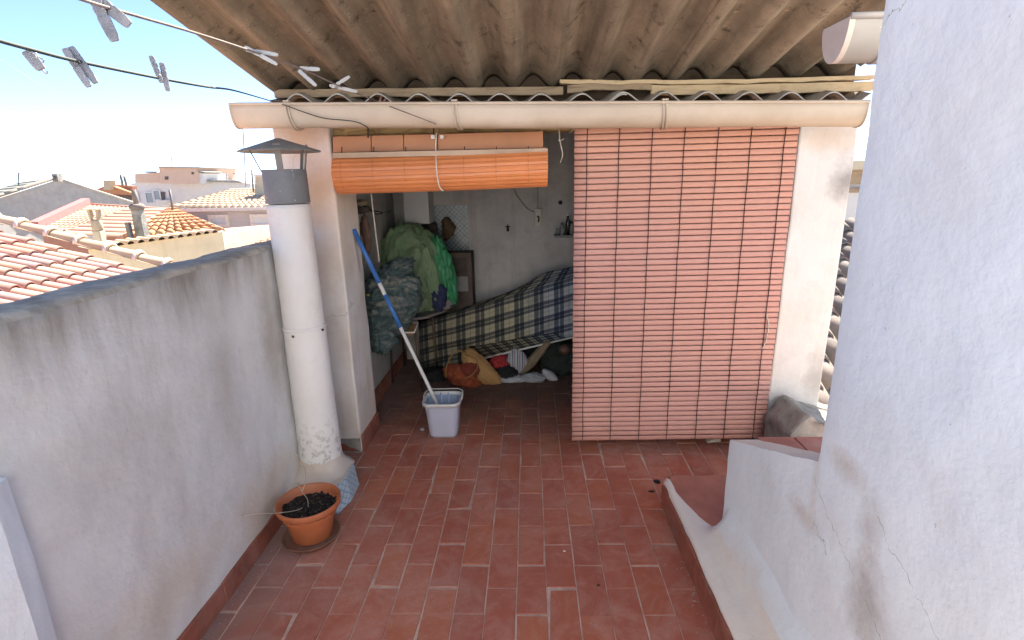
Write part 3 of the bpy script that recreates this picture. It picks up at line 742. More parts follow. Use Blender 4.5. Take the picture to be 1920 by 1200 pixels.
# ------------------------------------------------------------------ canopy of corrugated sheets
can = thing('canopy', 'brown corrugated fibre cement canopy sloping overhead down to the gutter', 'roof', (0.2, 0.4, 2.4))
YE, ZE, SL = 1.44, 2.322, 0.196
YN = 0.12
for k, (xa, xb, dz) in enumerate(((-1.42, -0.165, 0.0), (-0.27, 0.86, 0.009), (0.76, 1.95, 0.018))):
    bm = B(); corrugated(bm, xa, xb, YE, ZE + dz, YN, ZE + dz + SL * (YE - YN), -1.355 + PITCH / 2, amp=0.038, ny=24)
    obj('corrugated_sheet', bm, M['asbestos'], can)
for yy in (0.85, 0.2):
    bm = B(); z = ZE + SL * (YE - yy) + 0.055; box(bm, -1.38, 1.93, yy - 0.03, yy + 0.03, z, z + 0.07); obj('purlin', bm, M['wood_old'], can)
bm = B(); box(bm, -1.36, 1.93, 1.447, 1.52, 2.17, 2.405); obj('added_gap_backing', bm, M['wood_dark'], can)  # added dark backing, blocks sunlit gap under the canopy and stands for its shade
# battens between the canopy and the room's roof
def strip(name, label, P0, P1, h, th, y, m, warp=0.0, grp=None):
    a, b = at(*P0, y), at(*P1, y)
    bm = B(); prev = None
    for i in range(31):
        p = a.lerp(b, i / 30); z = p.z + warp * math.sin(i / 30 * PI) + 0.003 * fbm((p.x * 6, 1, 2), 3); hh = h + 0.004 * fbm((p.x * 8, 5, 2), 3)
        ring = [bm.verts.new(q) for q in ((p.x, y, z), (p.x, y, z - hh), (p.x, y + th, z - hh), (p.x, y + th, z))]
        if prev:
            for k in range(4): bm.faces.new((prev[k], prev[(k+1) % 4], ring[(k+1) % 4], ring[k]))
        else: bm.faces.new(ring)
        prev = ring
    bm.faces.new(prev)
    o = obj(name, bm, m, loc=((a.x + b.x) / 2, y, a.z)); return tag(o, label, 'batten', grp)
strip('batten', 'dark straight batten above the left half of the gutter', (513, 168), (1056, 162), 0.042, 0.03, 1.335, M['wood_old'], grp='battens above the gutter')
strip('batten', 'long thin pale warped plywood strip above the right half of the gutter', (1050, 149), (1642, 140), 0.020, 0.05, 1.33, M['wood_pale'], -0.012, grp='battens above the gutter')
strip('batten', 'short bowed brown packing board under the left end of the plywood strip', (1064, 160), (1222, 155), 0.040, 0.03, 1.345, M['wood_old'], 0.012, grp='battens above the gutter')
strip('batten', 'long brown board tight under the right of the pale plywood strip', (1222, 160), (1640, 152), 0.048, 0.03, 1.35, M['wood_pale'], -0.004, grp='battens above the gutter')

# ------------------------------------------------------------------ main gutter
gl, gr = at(430, 195, 1.10), at(1631, 190, 1.10)
gut = thing('gutter', 'long cream plastic half round gutter across the store room front', 'gutter', (0.15, 1.12, 2.15))
def gut_sec(z, h=0.118, w=0.15, n=16):
    out = []
    for i in range(n + 1):
        a = PI + PI * i / n
        out.append((w / 2 * math.copysign(abs(math.cos(a)) ** 0.75, math.cos(a)), z + h * math.copysign(abs(math.sin(a)) ** 0.85, math.sin(a))))
    return out
GZ0, GZ1 = gl.z, gr.z
def gut_loft(bm, xs, grow=0.0, thick=0.004, cap=False):
    rows = []
    for x in xs:
        t = (x - gl.x) / (gr.x - gl.x); z = GZ0 + (GZ1 - GZ0) * t + 0.003 * math.sin(t * 9)
        o = [(a * (1 + grow), z + (b - z) * (1 + grow)) for a, b in gut_sec(z)]
        i_ = [(a * 0.94, z + (b - z) * 0.96) for a, b in gut_sec(z)][::-1]
        rows.append([bm.verts.new((x, 1.175 - a * 1.0, b)) for a, b in o + i_])
    n = len(rows[0])
    for A, C in zip(rows, rows[1:]):
        for k in range(n): bm.faces.new((A[k], A[(k+1) % n], C[(k+1) % n], C[k])).smooth = True
    for r in (rows[0], rows[-1]): bm.faces.new(r)
bm = B(); gut_loft(bm, [gl.x + (gr.x - gl.x) * i / 40 for i in range(41)]); obj('channel', bm, M['gutter'], gut)
for x, m in ((gl.x, 0), (gr.x, 1)):
    z = GZ0 if m == 0 else GZ1
    bm = B(); prism(bm, [(x - 0.006, 1.175 - a * 1.02, z + (b - z) * 1.02) for a, b in gut_sec(z)], (0.008, 0, 0)); obj('end_cap', bm, M['gutter'], gut)
bm = B(); tube(bm, [(gl.x + (gr.x - gl.x) * i / 20, 1.098, GZ0 + (GZ1 - GZ0) * i / 20) for i in range(21)], 0.0075, 8); obj('lip', bm, M['gutter'], gut, True)
for px, nm in ((537, 'a'), (852, 'b'), (1247, 'c')):
    p = at(px, 192, 1.10); t = (p.x - gl.x) / (gr.x - gl.x); z = GZ0 + (GZ1 - GZ0) * t
    bm = B()
    for dx in (-0.008, 0.008):
        pts = [(p.x + dx + 0.03 * (i / 16), 1.175 - a * 1.06, z + (b - z) * 1.05) for i, (a, b) in enumerate(gut_sec(z)[::-1])]
        tube(bm, [(p.x + dx, 1.098, z + 0.012)] + pts, 0.0045, 6)
    box(bm, p.x - 0.016, p.x + 0.016, 1.09, 1.20, z + 0.010, z + 0.016)
    obj('bracket', bm, M['gutter'], gut)

# ------------------------------------------------------------------ flue pipe
FX, FY = -1.190, 0.965
def flue_seg(prof, n=14):
    bm = B(); P = []
    for (r0, z0), (r1, z1) in zip(prof, prof[1:]):
        for k in range(n): P.append((r0 + (r1 - r0) * k / n, z0 + (z1 - z0) * k / n))
    P.append(prof[-1]); lathe(bm, P, FX, FY, 56, True, True)
    for v in bm.verts:
        q = Vector((v.co.x - FX, v.co.y - FY, 0)); k = 0.0022 * fbm((v.co.x * 7, v.co.y * 7, v.co.z * 4), 3) + 0.0006 * fbm(v.co * 30, 2)
        if q.length > 0.01: v.co += q.normalized() * k
    return bm
flue = thing('flue_pipe', 'white painted flue pipe with dark grey collar standing by the parapet', 'chimney pipe', (FX, FY, 0))
bm = flue_seg([(0.123, 0.10), (0.119, 0.4), (0.117, 0.6), (0.115, 0.85), (0.113, 1.02)]); obj('lower_pipe', bm, M['pipe'], flue)
bm = flue_seg([(0.1105, 1.0), (0.1085, 1.3), (0.1075, 1.69)]); obj('upper_pipe', bm, M['pipe'], flue)
bm = B(); lathe(bm, [(0.1095, 1.695), (0.110, 1.70), (0.1085, 1.862), (0.1065, 1.865), (0.10, 1.865), (0.10, 1.70)], FX, FY, 48, False); obj('collar', bm, M['collar'], flue)
bm = B(); lathe(bm, [(0.198, 1.952), (0.200, 1.957), (0.10, 1.990), (0.012, 2.019), (0.001, 2.020)], FX - 0.01, FY, 48, False, True)
lathe(bm, [(0.197, 1.952), (0.10, 1.983), (0.001, 2.011)], FX - 0.01, FY, 48, False); obj('rain_cap', bm, M['iron'], flue)
for ang, w in ((200, 0.006), (285, 0.016), (60, 0.010), (5, 0.008)):
    a = math.radians(ang); bm = B()
    p0 = Vector((FX + 0.102 * math.cos(a), FY + 0.102 * math.sin(a), 1.84)); p1 = Vector((FX + 0.128 * math.cos(a), FY + 0.128 * math.sin(a), 1.985))
    if ang == 200: p1 = Vector((FX + 0.155 * math.cos(a), FY + 0.155 * math.sin(a), 1.975))
    s = Vector((-math.sin(a), math.cos(a), 0)) * w; n = Vector((math.cos(a), math.sin(a), 0)) * 0.003
    prism(bm, [p0 - s - n, p0 + s - n, p0 + s + n, p0 - s + n], p1 - p0); obj('cap_strut', bm, M['iron'], flue)
bm = B(); lathe(bm, [(0.1135, 1.012), (0.117, 1.018), (0.117, 1.024), (0.1125, 1.03)], FX, FY, 48, False); obj('joint_ring', bm, M['pipe'], flue)
for ang in (262, 345):
    a = math.radians(ang); bm = B(); c = Vector((FX + 0.118 * math.cos(a), FY + 0.118 * math.sin(a), 1.0 + random.uniform(-0.008, 0.012)))
    bmesh.ops.create_icosphere(bm, subdivisions=2, radius=0.007)
    for v in bm.verts: v.co = c + v.co * (1 + 0.4 * fbm(v.co * 200, 2))
    obj('rusty_stud', bm, M['rust'], flue)
# footing with glazed tiles and mortar flare
bm = B()
sq = [(-1.305, 0.665), (-1.03, 0.685), (-0.992, 0.82), (-1.0, 1.0), (-1.305, 1.12)]
lo = [bm.verts.new((x, y, 0.0)) for x, y in sq]
md = [bm.verts.new((x - 0.012 if x > -1.2 else x, y + (0.012 if y < 0.75 else 0), 0.135)) for x, y in sq]
for i in range(5): bm.faces.new((lo[i], lo[(i+1) % 5], md[(i+1) % 5], md[i]))
bm.faces.new(md)
obj('footing', bm, M['plaster_edge'], flue)
bm = B(); n = 40
def sqp(k):
    a = 2 * PI * k / n; c, s_ = math.cos(a), math.sin(a); r = 0.165 / max(abs(c), abs(s_)) if True else 0
    r = min(r, 0.19); return (FX + 0.01 + r * c * 1.0, FY - 0.02 + r * s_)
rings = []
for t, z in ((0.0, 0.125), (0.35, 0.142), (0.7, 0.165), (0.93, 0.195), (1.0, 0.225)):
    rr = []
    for k in range(n):
        a = 2 * PI * k / n; q = sqp(k); p = (FX + 0.121 * math.cos(a), FY + 0.121 * math.sin(a))
        rr.append(bm.verts.new((q[0] + (p[0] - q[0]) * t, q[1] + (p[1] - q[1]) * t, z + 0.006 * fbm((k * 0.5, z * 9, 1), 3))))
    rings.append(rr)
for A, C in zip(rings, rings[1:]):
    for k in range(n): bm.faces.new((A[k], A[(k+1) % n], C[(k+1) % n], C[k])).smooth = True
obj('mortar_flare', bm, M['plaster_edge'], flue)
for (x0, y0), (x1, y1) in (((-1.026, 0.688), (-0.988, 0.822)), ((-0.988, 0.826), (-0.996, 0.985)), ((-1.18, 0.668), (-1.036, 0.681))):
    bm = B(); t = Vector((x1 - x0, y1 - y0, 0)); nrm = Vector((t.y, -t.x, 0)).normalized()
    lean = -nrm * 0.02
    P = [Vector((x0, y0, 0.002)) , Vector((x1, y1, 0.002)), Vector((x1, y1, 0.146)) + lean, Vector((x0, y0, 0.146)) + lean]
    prism(bm, [p + nrm * 0.004 for p in P], nrm * 0.007); obj('glazed_tile', bm, M['azul_base'], flue)

# ------------------------------------------------------------------ long hanging blind
BX0, BX1, BY = 0.346, 1.612, 1.362
blind = thing('slat_blind', 'long faded salmon slat blind let down over the right of the opening', 'blind', ((BX0 + BX1) / 2, BY, 0.08))
bm = B(); lay = bm.faces.layers.float.new('tint')
NS = 58; z0b, z1b = 0.088, 2.10; ph = (z1b - z0b) / NS
for i in range(NS):
    za = z0b + i * ph; x_l = BX0 + random.uniform(-0.0015, 0.0015); x_r = BX1 + random.uniform(-0.002, 0.002)
    tw = random.uniform(-0.0028, 0.0028); tt = random.random(); prev = None
    NX = 14
    for k in range(NX + 1):
        x = x_l + (x_r - x_l) * k / NX
        wob = 0.006 * math.sin(x * 3.1 + 0.5) * (0.4 + 0.6 * (i / NS)) + 0.004 * fbm((x * 2, i * 0.35, 1), 2) + 0.010 * math.sin(i / NS * PI)
        sag = 0.009 * (k / NX) * (1 if True else 0) * (1 - i / NS * 0.3)
        ring = []
        for (dy, dz) in ((0.0, 0.0010), (-0.0022, ph * 0.2), (-0.0030, ph * 0.5), (-0.0022, ph * 0.8), (0.0, ph - 0.0012), (0.003, ph * 0.7), (0.003, ph * 0.3)):
            ring.append(bm.verts.new((x, BY + dy - wob * 0.6 + tw * (dz / ph), za + dz + sag)))
        if prev:
            for q in range(7):
                f = bm.faces.new((prev[q], prev[(q+1) % 7], ring[(q+1) % 7], ring[q])); f[lay] = tt
                f.smooth = q < 4
        else: bm.faces.new(ring)[lay] = tt
        prev = ring
    bm.faces.new(prev[::-1])[lay] = tt
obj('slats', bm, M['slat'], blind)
for pt, pb in ((1103, 1090), (1162, 1143), (1224, 1196), (1285, 1248), (1348, 1302), (1411, 1354), (1475, 1408)):
    xx = (at(pt, 240, BY).x + at(pb, 825, BY).x) / 2
    bm = B(); pts = []
    for i in range(NS * 2 + 1):
        u = i / (NS * 2); z = z0b + 0.003 + u * (z1b - z0b)
        wob = 0.006 * math.sin(xx * 3.1 + 0.5) * (0.4 + 0.6 * u) + 0.010 * math.sin(u * PI)
        pts.append((xx + 0.0012 * math.sin(u * 40), BY - 0.0056 - wob * 0.6 - (0.001 if i % 2 else 0), z + 0.006))
    tube(bm, pts, 0.0026, 5); obj('ladder_cord', bm, M['cord_dark'], blind)
bm = B(); tube(bm, spline([at(1437, 590, BY - 0.012), at(1441, 610, BY - 0.014), at(1436, 640, BY - 0.014), at(1428, 655, BY - 0.012)], 6), 0.003, 6); obj('pull_cord', bm, M['string'], blind)
bm = B(); box(bm, BX0 + 0.01, BX1 - 0.01, BY - 0.004, BY + 0.03, 2.10, 2.14); obj('head_rail', bm, M['wood_pale'], blind)

# ------------------------------------------------------------------ rolled-up blind
rb = thing('rolled_blind', 'bright orange slat blind rolled up under the gutter on the left', 'blind', (-0.44, 1.34, 1.84))
def roll_x(px, py): return at(px, py, 1.25).x
xl, xr = at(622, 330, 1.25).x, at(1027, 320, 1.25).x
bm = B(); prof = []
NF = 22; RC = Vector((1.352, 1.845)); ry, rz = 0.105, 0.108
for i in range(NF):
    a0 = 2 * PI * i / NF + 0.12; a1 = 2 * PI * (i + 1) / NF + 0.12
    for t, k in ((0.0, 0.935), (0.05, 0.995), (0.5, 1.018), (0.97, 0.99)):
        a = a0 + (a1 - a0) * t; prof.append((RC[0] + ry * k * math.cos(a), RC[1] + rz * k * math.sin(a)))
rows = []
for s in range(25):
    u = s / 24; x = xl + (xr - xl) * u; tilt = 0.018 * (u - 0.5) - 0.003 * math.sin(u * PI)
    rows.append([bm.verts.new((x + (random.uniform(-.004, .006) if s in (0, 24) and k % 4 == 0 else 0), y, z + tilt)) for k, (y, z) in enumerate(prof)])
for A, C in zip(rows, rows[1:]):
    for k in range(len(prof)): bm.faces.new((A[k], A[(k+1) % len(prof)], C[(k+1) % len(prof)], C[k]))
bm.faces.new(rows[0]); bm.faces.new(rows[-1])
obj('slat_roll', bm, M['roll'], rb)
bm = B()
a, b = at(624, 287, 1.29), at(1027, 278, 1.29)
prism(bm, [(a.x, 1.285, a.z), (b.x, 1.285, b.z), (b.x, 1.285, b.z - 0.028), (a.x, 1.285, a.z - 0.028)], (0, 0.01, 0)); obj('top_slat', bm, M['roll_pale'], rb)
for k, px in enumerate((640, 700, 760, 870, 930, 990)):
    p = at(px, 285, 1.30); bm = B(); tube(bm, [(p.x, 1.30, p.z - 0.02), (p.x + 0.003, 1.31, p.z + 0.03)], 0.003, 6); obj('tie', bm, M['cord_dark'], rb)
    bm = B(); tl = 0.018 * ((p.x - xl) / (xr - xl) - .5)
    tube(bm, [(p.x + 0.002 * math.sin(q * 1.7), RC[0] + ry * 1.012 * math.cos(PI - 0.75 + q * 0.1), RC[1] + rz * 1.012 * math.sin(PI - 0.75 + q * 0.1) + tl) for q in range(17)], 0.0009, 5)
    obj('ladder_tape', bm, M['tape'], rb)
val = thing('valance', 'flat brown-orange board hanging level between the gutter and the rolled blind', 'board', (-0.45, 1.36, 2.0))
a, b = at(623, 256, 1.36), at(1019, 246, 1.36); c, d = at(1019, 277, 1.36), at(624, 286, 1.36)
prev = 0.0
for u1 in (0.185, 0.34, 0.5, 1.0):
    bm = B(); P = [a.lerp(b, prev + 0.002), a.lerp(b, u1 - 0.002), d.lerp(c, u1 - 0.002), d.lerp(c, prev + 0.002)]
    prism(bm, P, (0, 0.012, 0)); bevel(bm, 0.002, 1); obj('panel', bm, M['valance'], val); prev = u1
for px in (690, 813):
    p, q = at(px, 236, 1.37), at(px, 258, 1.355); bm = B(); tube(bm, [p, q], 0.004, 6); obj('hanger', bm, M['cord_dark'], val)
for px in (813, 830):
    bm = B(); p = at(px, 257, 1.35); box(bm, p.x - 0.014, p.x + 0.008, 1.338, 1.35, p.z - 0.011, p.z + 0.011)
    bevel(bm, 0.002, 1); obj('clip', bm, M['white_paint'], val)
bm = B(); tube(bm, spline([at(818, 250, 1.335), at(817, 285, 1.315), at(818, 305, 1.24), at(820, 330, 1.238), at(824, 350, 1.26), at(831, 358, 1.285)], 8), 0.0042, 6)
o = obj('roll_cord', bm, M['string'], loc=tuple(at(818, 290, 1.3))); tag(o, 'pale cord looped round the middle of the rolled orange blind', 'cord')
# strings hanging in the gap between the blinds and hooks on the lintel
bm = B(); tube(bm, spline([at(1048, 237, 1.42), at(1049, 255, 1.41), at(1051, 270, 1.41), at(1055, 290, 1.42), at(1050, 305, 1.42)], 6), 0.0035, 6)
tube(bm, spline([at(1046, 262, 1.41), at(1051, 264, 1.41), at(1057, 260, 1.41)], 4), 0.003, 5)
o = obj('loose_string', bm, M['string'], loc=tuple(at(1050, 237, 1.42))); tag(o, 'knotted string dangling in the dark gap between the two blinds', 'string')
for px, y0, y1 in ((930, 236, 249), (946, 238, 250), (892, 240, 250), (1012, 236, 247), (1068, 233, 248)):
    p, q = at(px, y0, 1.43), at(px, y1, 1.43); bm = B(); tube(bm, spline([p, q, q + Vector((0.008, -0.01, -0.002)), q + Vector((0.012, -0.014, 0.012))], 4), 0.003, 5)
    obj('hook', bm, M['steel'], room)

# ------------------------------------------------------------------ clothes lines with pegs
def idep(px, a): return 1.0 / (a[0] + (a[1] - a[0]) * (px - a[2]) / (a[3] - a[2]))
l1 = (1.12, 0.36, 150, 700)
P1 = [(20, -48), (150, -2), (250, 28), (360, 60), (460, 92), (560, 127), (640, 163), (700, 187)]
pts = [atd(x, y, idep(x, l1)) for x, y in P1] + [at(745, 205, 1.06), at(790, 222, 1.06), at(822, 236, 1.16), at(823, 248, 1.36)]
bm = B(); tube(bm, spline(pts, 8), 0.003, 6); o = obj('clothes_line', bm, M['line_pink'], loc=tuple(pts[4])); tag(o, 'upper clothes line crossing in front of the canopy to the valance', 'clothes line', 'clothes lines')
l2 = (1.29, 0.62, 0, 500)
P2 = [(-90, 50), (0, 77), (70, 96), (150, 116), (300, 147), (390, 163), (440, 170), (500, 187)]
pts = [atd(x, y, idep(x, l2) if x < 400 else idep(x, l2) + (x - 400) * 0.0125) for x, y in P2] + [at(533, 197, 1.08), at(575, 212, 1.08), at(610, 222, 1.08), at(665, 228, 1.09), at(690, 240, 1.16), at(690, 247, 1.38)]
bm = B(); tube(bm, spline(pts, 8), 0.003, 6); o = obj('clothes_line', bm, M['line_green'], loc=tuple(pts[3])); tag(o, 'lower dark clothes line running from the sky over the gutter end', 'clothes line', 'clothes lines')
def bar(bm, p, q, w0, w1, th, view):
    """tapered flat bar from p to q; wide side faces the viewer direction"""
    t = (q - p).normalized(); s = t.cross(view).normalized(); n = s.cross(t).normalized()
    vs = []
    for u_, wk, tk in ((0.0, 0.62, 0.7), (0.05, 0.86, 1.0), (0.20, 0.96, 1.0), (0.27, 0.72, 0.8), (0.33, 0.98, 1.05), (0.48, 0.80, 0.85), (0.54, 1.0, 1.05), (0.85, 0.9, 0.85), (0.97, 0.72, 0.6), (1.0, 0.5, 0.45)):
        c = p.lerp(q, u_); w = w0 * wk; th_ = th * tk
        vs.append([bm.verts.new(c + s * sx * w / 2 + n * sy * th_ / 2) for sx, sy in ((-1, -1), (1, -1), (1, 1), (-1, 1))])
    for A, C in zip(vs, vs[1:]):
        for k in range(4): bm.faces.new((A[k], A[(k+1) % 4], C[(k+1) % 4], C[k]))
    bm.faces.new(vs[0][::-1]); bm.faces.new(vs[-1])
def peg(label, legs, dep, m, spring, w=0.011, th=0.009, hook=None):
    c = atd(spring[0], spring[1], dep)
    r = thing('clothes_peg', label, 'clothes peg', tuple(c), 'clothes pegs on the lines')
    for k, (x0, y0, x1, y1) in enumerate(legs):
        off = (-0.004, 0.005)[k % 2]
        p, q = atd(x0, y0, dep + off), atd(x1, y1, dep + off); bm = B()
        bar(bm, p, q, w * 1.22, w * 0.9, th, (q - CAM).normalized()); bevel(bm, 0.0008, 1); obj('peg_half', bm, m, r)
    bm = B(); ax = (c - CAM).normalized(); u = ax.cross(Vector((0, 0, 1))).normalized(); v = u.cross(ax)
    tube(bm, [c + ax * (-0.009 + 0.018 * i / 40) + (u * math.cos(i * 0.63) + v * math.sin(i * 0.63)) * 0.0042 for i in range(41)], 0.0009, 5)
    if hook: tube(bm, spline([atd(x, y, dep) for x, y in hook], 4), 0.0011, 5)
    obj('spring', bm, M['steel'], r)
peg('largest grey peg, cut by the top edge of the photo', [(172, -12, 216, 77), (176, -8, 243, 47)], idep(205, l1), M['peg_grey'], (194, 22), 0.017, 0.010)
peg('broken grey half peg at the far left of the lower line', [(50, 97, 78, 130)], idep(65, l2), M['peg_grey'], (66, 113), 0.013, 0.009, hook=[(62, 92), (74, 108), (82, 112), (78, 120), (74, 124), (86, 138), (89, 132)])
peg('long grey peg second from left on the lower line', [(122, 92, 167, 163), (133, 89, 180, 156)], idep(150, l2), M['peg_grey'], (145, 118), 0.0105, 0.009)
peg('grey peg with crossed halves nearest the canopy on the lower line', [(283, 105, 303, 155), (303, 118, 315, 171)], idep(300, l2), M['peg_grey'], (298, 143), 0.0095, 0.008)
peg('pinkish white peg lying along the upper line under the canopy edge', [(459, 88, 520, 121), (461, 93, 522, 103)], idep(490, l1), M['peg_white'], (478, 96), 0.010, 0.008)
peg('white peg splayed wide open, third along the upper line', [(560, 132, 593, 161), (562, 128, 600, 130)], idep(578, l1), M['peg_white'], (572, 137), 0.012, 0.009)
peg('white peg pointing up, between the splayed one and the salmon one', [(622, 164, 656, 143), (618, 160, 670, 172)], idep(640, l1), M['peg_white'], (630, 163), 0.012, 0.009)
peg('salmon wooden peg hanging in front of the gutter', [(718, 166, 708, 208), (728, 174, 710, 210)], idep(715, l1), M['peg_pink'], (714, 190), 0.010, 0.009)

# ------------------------------------------------------------------ plant pot
px_, py_ = -1.078, 0.505
pot = thing('plant_pot', 'orange plastic plant pot of dark soil with dry twigs', 'plant pot', (px_, py_, 0.012))
bm = B(); lathe(bm, [(0.095, 0.014), (0.100, 0.02), (0.128, 0.165), (0.134, 0.178), (0.150, 0.182), (0.158, 0.190), (0.160, 0.218), (0.157, 0.222), (0.151, 0.219), (0.144, 0.19), (0.135, 0.15)], px_, py_, 56, True); obj('pot_body', bm, M['pot'], pot)
bm = B(); 
def soil(u, v):
    a = u * 2 * PI; r = v * 0.143
    x, y = px_ + r * math.cos(a), py_ + r * math.sin(a); return Vector((x, y, 0.176 + 0.012 * fbm((x * 40, y * 40, 1), 4) + 0.006 * (1 - v)))
grid(bm, soil, 48, 16); bmesh.ops.remove_doubles(bm, verts=bm.verts, dist=0.0005); obj('soil', bm, M['soil'], pot)
for P in ([(572, 950, .50), (555, 957, .45), (520, 962, .38), (470, 964, .30), (428, 972, .26), (418, 977, .25)],
          [(578, 952, .50), (576, 935, .50), (566, 922, .48), (558, 905, .46)], [(566, 922, .48), (572, 905, .50), (572, 880, .53), (555, 850, .55)]):
    bm = B(); tube(bm, spline([at(x, y, Y) for x, y, Y in P], 6), [0.0032] + [0.0022] * (6 * (len(P) - 1)), 5); obj('twig', bm, M['twig'], pot)
bm = B(); lathe(bm, [(0.115, 0.002), (0.132, 0.006), (0.142, 0.026), (0.145, 0.028), (0.142, 0.030), (0.134, 0.012), (0.11, 0.010)], px_ - 0.005, py_ - 0.008, 56, True, True)
o = obj('pot_saucer', bm, M['saucer'], loc=(px_, py_, 0)); tag(o, 'dusty brown saucer on the floor under the orange plant pot', 'saucer')

# ------------------------------------------------------------------ bucket and mop handle
bx, by = -0.562, 1.665
bk_ = thing('mop_bucket', 'lilac grey plastic mop bucket on the tiles before the store room', 'bucket', (bx, by, 0))
def rr_ring(bm, z, hw, hd, rad, n=10, notch=0.0, dzf=None):
    out = []
    for cx_, cy_, a0 in ((hw - rad, hd - rad, 0), (-hw + rad, hd - rad, 90), (-hw + rad, -hd + rad, 180), (hw - rad, -hd + rad, 270)):
        for k in range(n + 1):
            a = math.radians(a0 + 90 * k / n)
            x, y = cx_ + rad * math.cos(a), cy_ + rad * math.sin(a)
            out.append(bm.verts.new((bx + x, by + y, z + (dzf(x, y) if dzf else 0))))
    return out
def loft(bm, rings, smooth=True):
    for A, C in zip(rings, rings[1:]):
        n = len(A)
        for k in range(n): bm.faces.new((A[k], A[(k+1) % n], C[(k+1) % n], C[k])).smooth = smooth
def notch(x, y):
    return 0.016 if abs(x) < 0.036 and y < 0 else 0.0
bm = B(); r0 = rr_ring(bm, 0.0, 0.096, 0.085, 0.045, dzf=notch)
R_ = [r0, rr_ring(bm, 0.02, 0.102, 0.09, 0.047), rr_ring(bm, 0.15, 0.113, 0.1, 0.052), rr_ring(bm, 0.262, 0.125, 0.112, 0.057)]
loft(bm, R_); bm.faces.new(r0[::-1]); obj('bucket_body', bm, M['bucket'], bk_)
bm = B(); I_ = [rr_ring(bm, 0.268, 0.124, 0.111, 0.056), rr_ring(bm, 0.15, 0.109, 0.096, 0.05), rr_ring(bm, 0.03, 0.095, 0.083, 0.044)]
loft(bm, I_); bm.faces.new(I_[-1]); obj('bucket_inside', bm, M['bucket_in'], bk_)
bm = B()
lip = lambda x, y: 0.016 * max(0, math.cos(x / 0.05 * PI / 2)) if abs(x) < 0.05 and y > 0 else 0.0
Q = [rr_ring(bm, 0.252, 0.1265, 0.1135, 0.058), rr_ring(bm, 0.252, 0.137, 0.124, 0.062), rr_ring(bm, 0.272, 0.139, 0.126, 0.063, dzf=lip), rr_ring(bm, 0.278, 0.136, 0.123, 0.061, dzf=lip), rr_ring(bm, 0.276, 0.1235, 0.1105, 0.056, dzf=lip), rr_ring(bm, 0.255, 0.122, 0.109, 0.055)]
loft(bm, Q); obj('bucket_rim', bm, M['bucket_rim'], bk_)
bm = B(); tube(bm, [(bx - 0.14, by + 0.0, 0.262), (bx - 0.142, by + 0.03, 0.285), (bx - 0.135, by + 0.09, 0.292), (bx - 0.10, by + 0.126, 0.293), (bx + 0.10, by + 0.128, 0.293), (bx + 0.135, by + 0.09, 0.292), (bx + 0.142, by + 0.03, 0.285), (bx + 0.14, by, 0.262)], 0.004, 6); obj('handle', bm, M['bucket_rim'], bk_)
for dx in (-0.028, 0.022):
    bm = B(); tube(bm, [(bx + dx, by + 0.090, 0.05), (bx + dx * 1.1, by + 0.110, 0.272)], 0.006, 6); obj('pouring_rib', bm, M['bucket_in'], bk_)
mp0 = Vector((bx - 0.03, by - 0.01, 0.03)); mpt = atx(663, 430, -1.083)
q1 = at(816, 750, by - 0.01); mp0 = q1 + (q1 - mpt).normalized() * 0.22
mop = thing('mop', 'blue and white mop handle leaning from the bucket to the left pillar', 'mop', tuple(mp0))
def seg(a, b, r, m, nm):
    bm = B(); tube(bm, [mp0.lerp(mpt, a), mp0.lerp(mpt, b)], r, 12); obj(nm, bm, m, mop)
def frac(px, py):
    best = min((abs(((mp0.lerp(mpt, t / 400) - CAM).dot(_U) / (mp0.lerp(mpt, t / 400) - CAM).dot(_fw)) * -CF + 600 - py), t / 400) for t in range(401)); return best[1]
f1, f2, f3 = frac(0, 613), frac(0, 552), frac(0, 530)
seg(0.0, f1, 0.0125, M['white_paint'], 'lower_shaft'); seg(f1, f2, 0.0145, M['blue'], 'blue_sleeve'); seg(f2, f3, 0.0135, M['white_paint'], 'joint'); seg(f3, 1.0, 0.0155, M['blue'], 'grip')

# ------------------------------------------------------------------ inside the store room
# folding table
tb = thing('folding_table', 'grey topped table with thin brown steel legs under the bags', 'table', (-0.95, 2.6, 0))
zt = 0.66
out = [(-1.2, 2.08), (-1.1, 2.12), (-1.0, 2.38), (-0.943, 2.47), (-0.82, 2.53), (-0.71, 2.74), (-0.645, 2.94), (-0.637, 3.1), (-0.70, 3.24), (-0.80, 3.27), (-1.2, 3.27)]
bm = B(); prism(bm, [(x, y, zt - 0.022) for x, y in out], (0, 0, 0.022)); bevel(bm, 0.004, 1); obj('table_top', bm, M['table_top'], tb)
for (x, y), (tx, ty) in (((-0.878, 2.43), (-0.905, 2.42)), ((-0.80, 2.79), (-0.815, 2.78)), ((-1.197, 2.646), (-1.18, 2.656)), ((-1.19, 3.1), (-1.18, 3.1))):
    bm = B(); tube(bm, [(x, y, 0), (tx, ty, zt - 0.024)], 0.011, 8); obj('leg', bm, M['table_leg'], tb)
bm = B(); tube(bm, spline([(-0.905, 2.42, zt - 0.035), (-1.0, 2.2, zt - 0.05), (-1.10, 2.07, zt - 0.085), (-1.19, 2.05, zt - 0.08)], 6), 0.010, 8); obj('frame_tube', bm, M['table_leg'], tb)
tr = thing('wooden_tray', 'small brown wooden tray with pale rim beside the mop handle', 'tray', tuple(at(760, 615, 2.2)))
c4 = [at(735, 625, 2.15), at(777, 624, 2.15), at(784, 606, 2.30), at(745, 607, 2.30)]
bm = B(); prism(bm, c4, (0, 0, -0.012)); obj('tray_base', bm, M['wood_tray'], tr)
bm = B(); tube(bm, [p + Vector((0, 0, 0.004)) for p in c4], 0.006, 6, closed=True); obj('tray_rim', bm, M['white_paint'], tr)
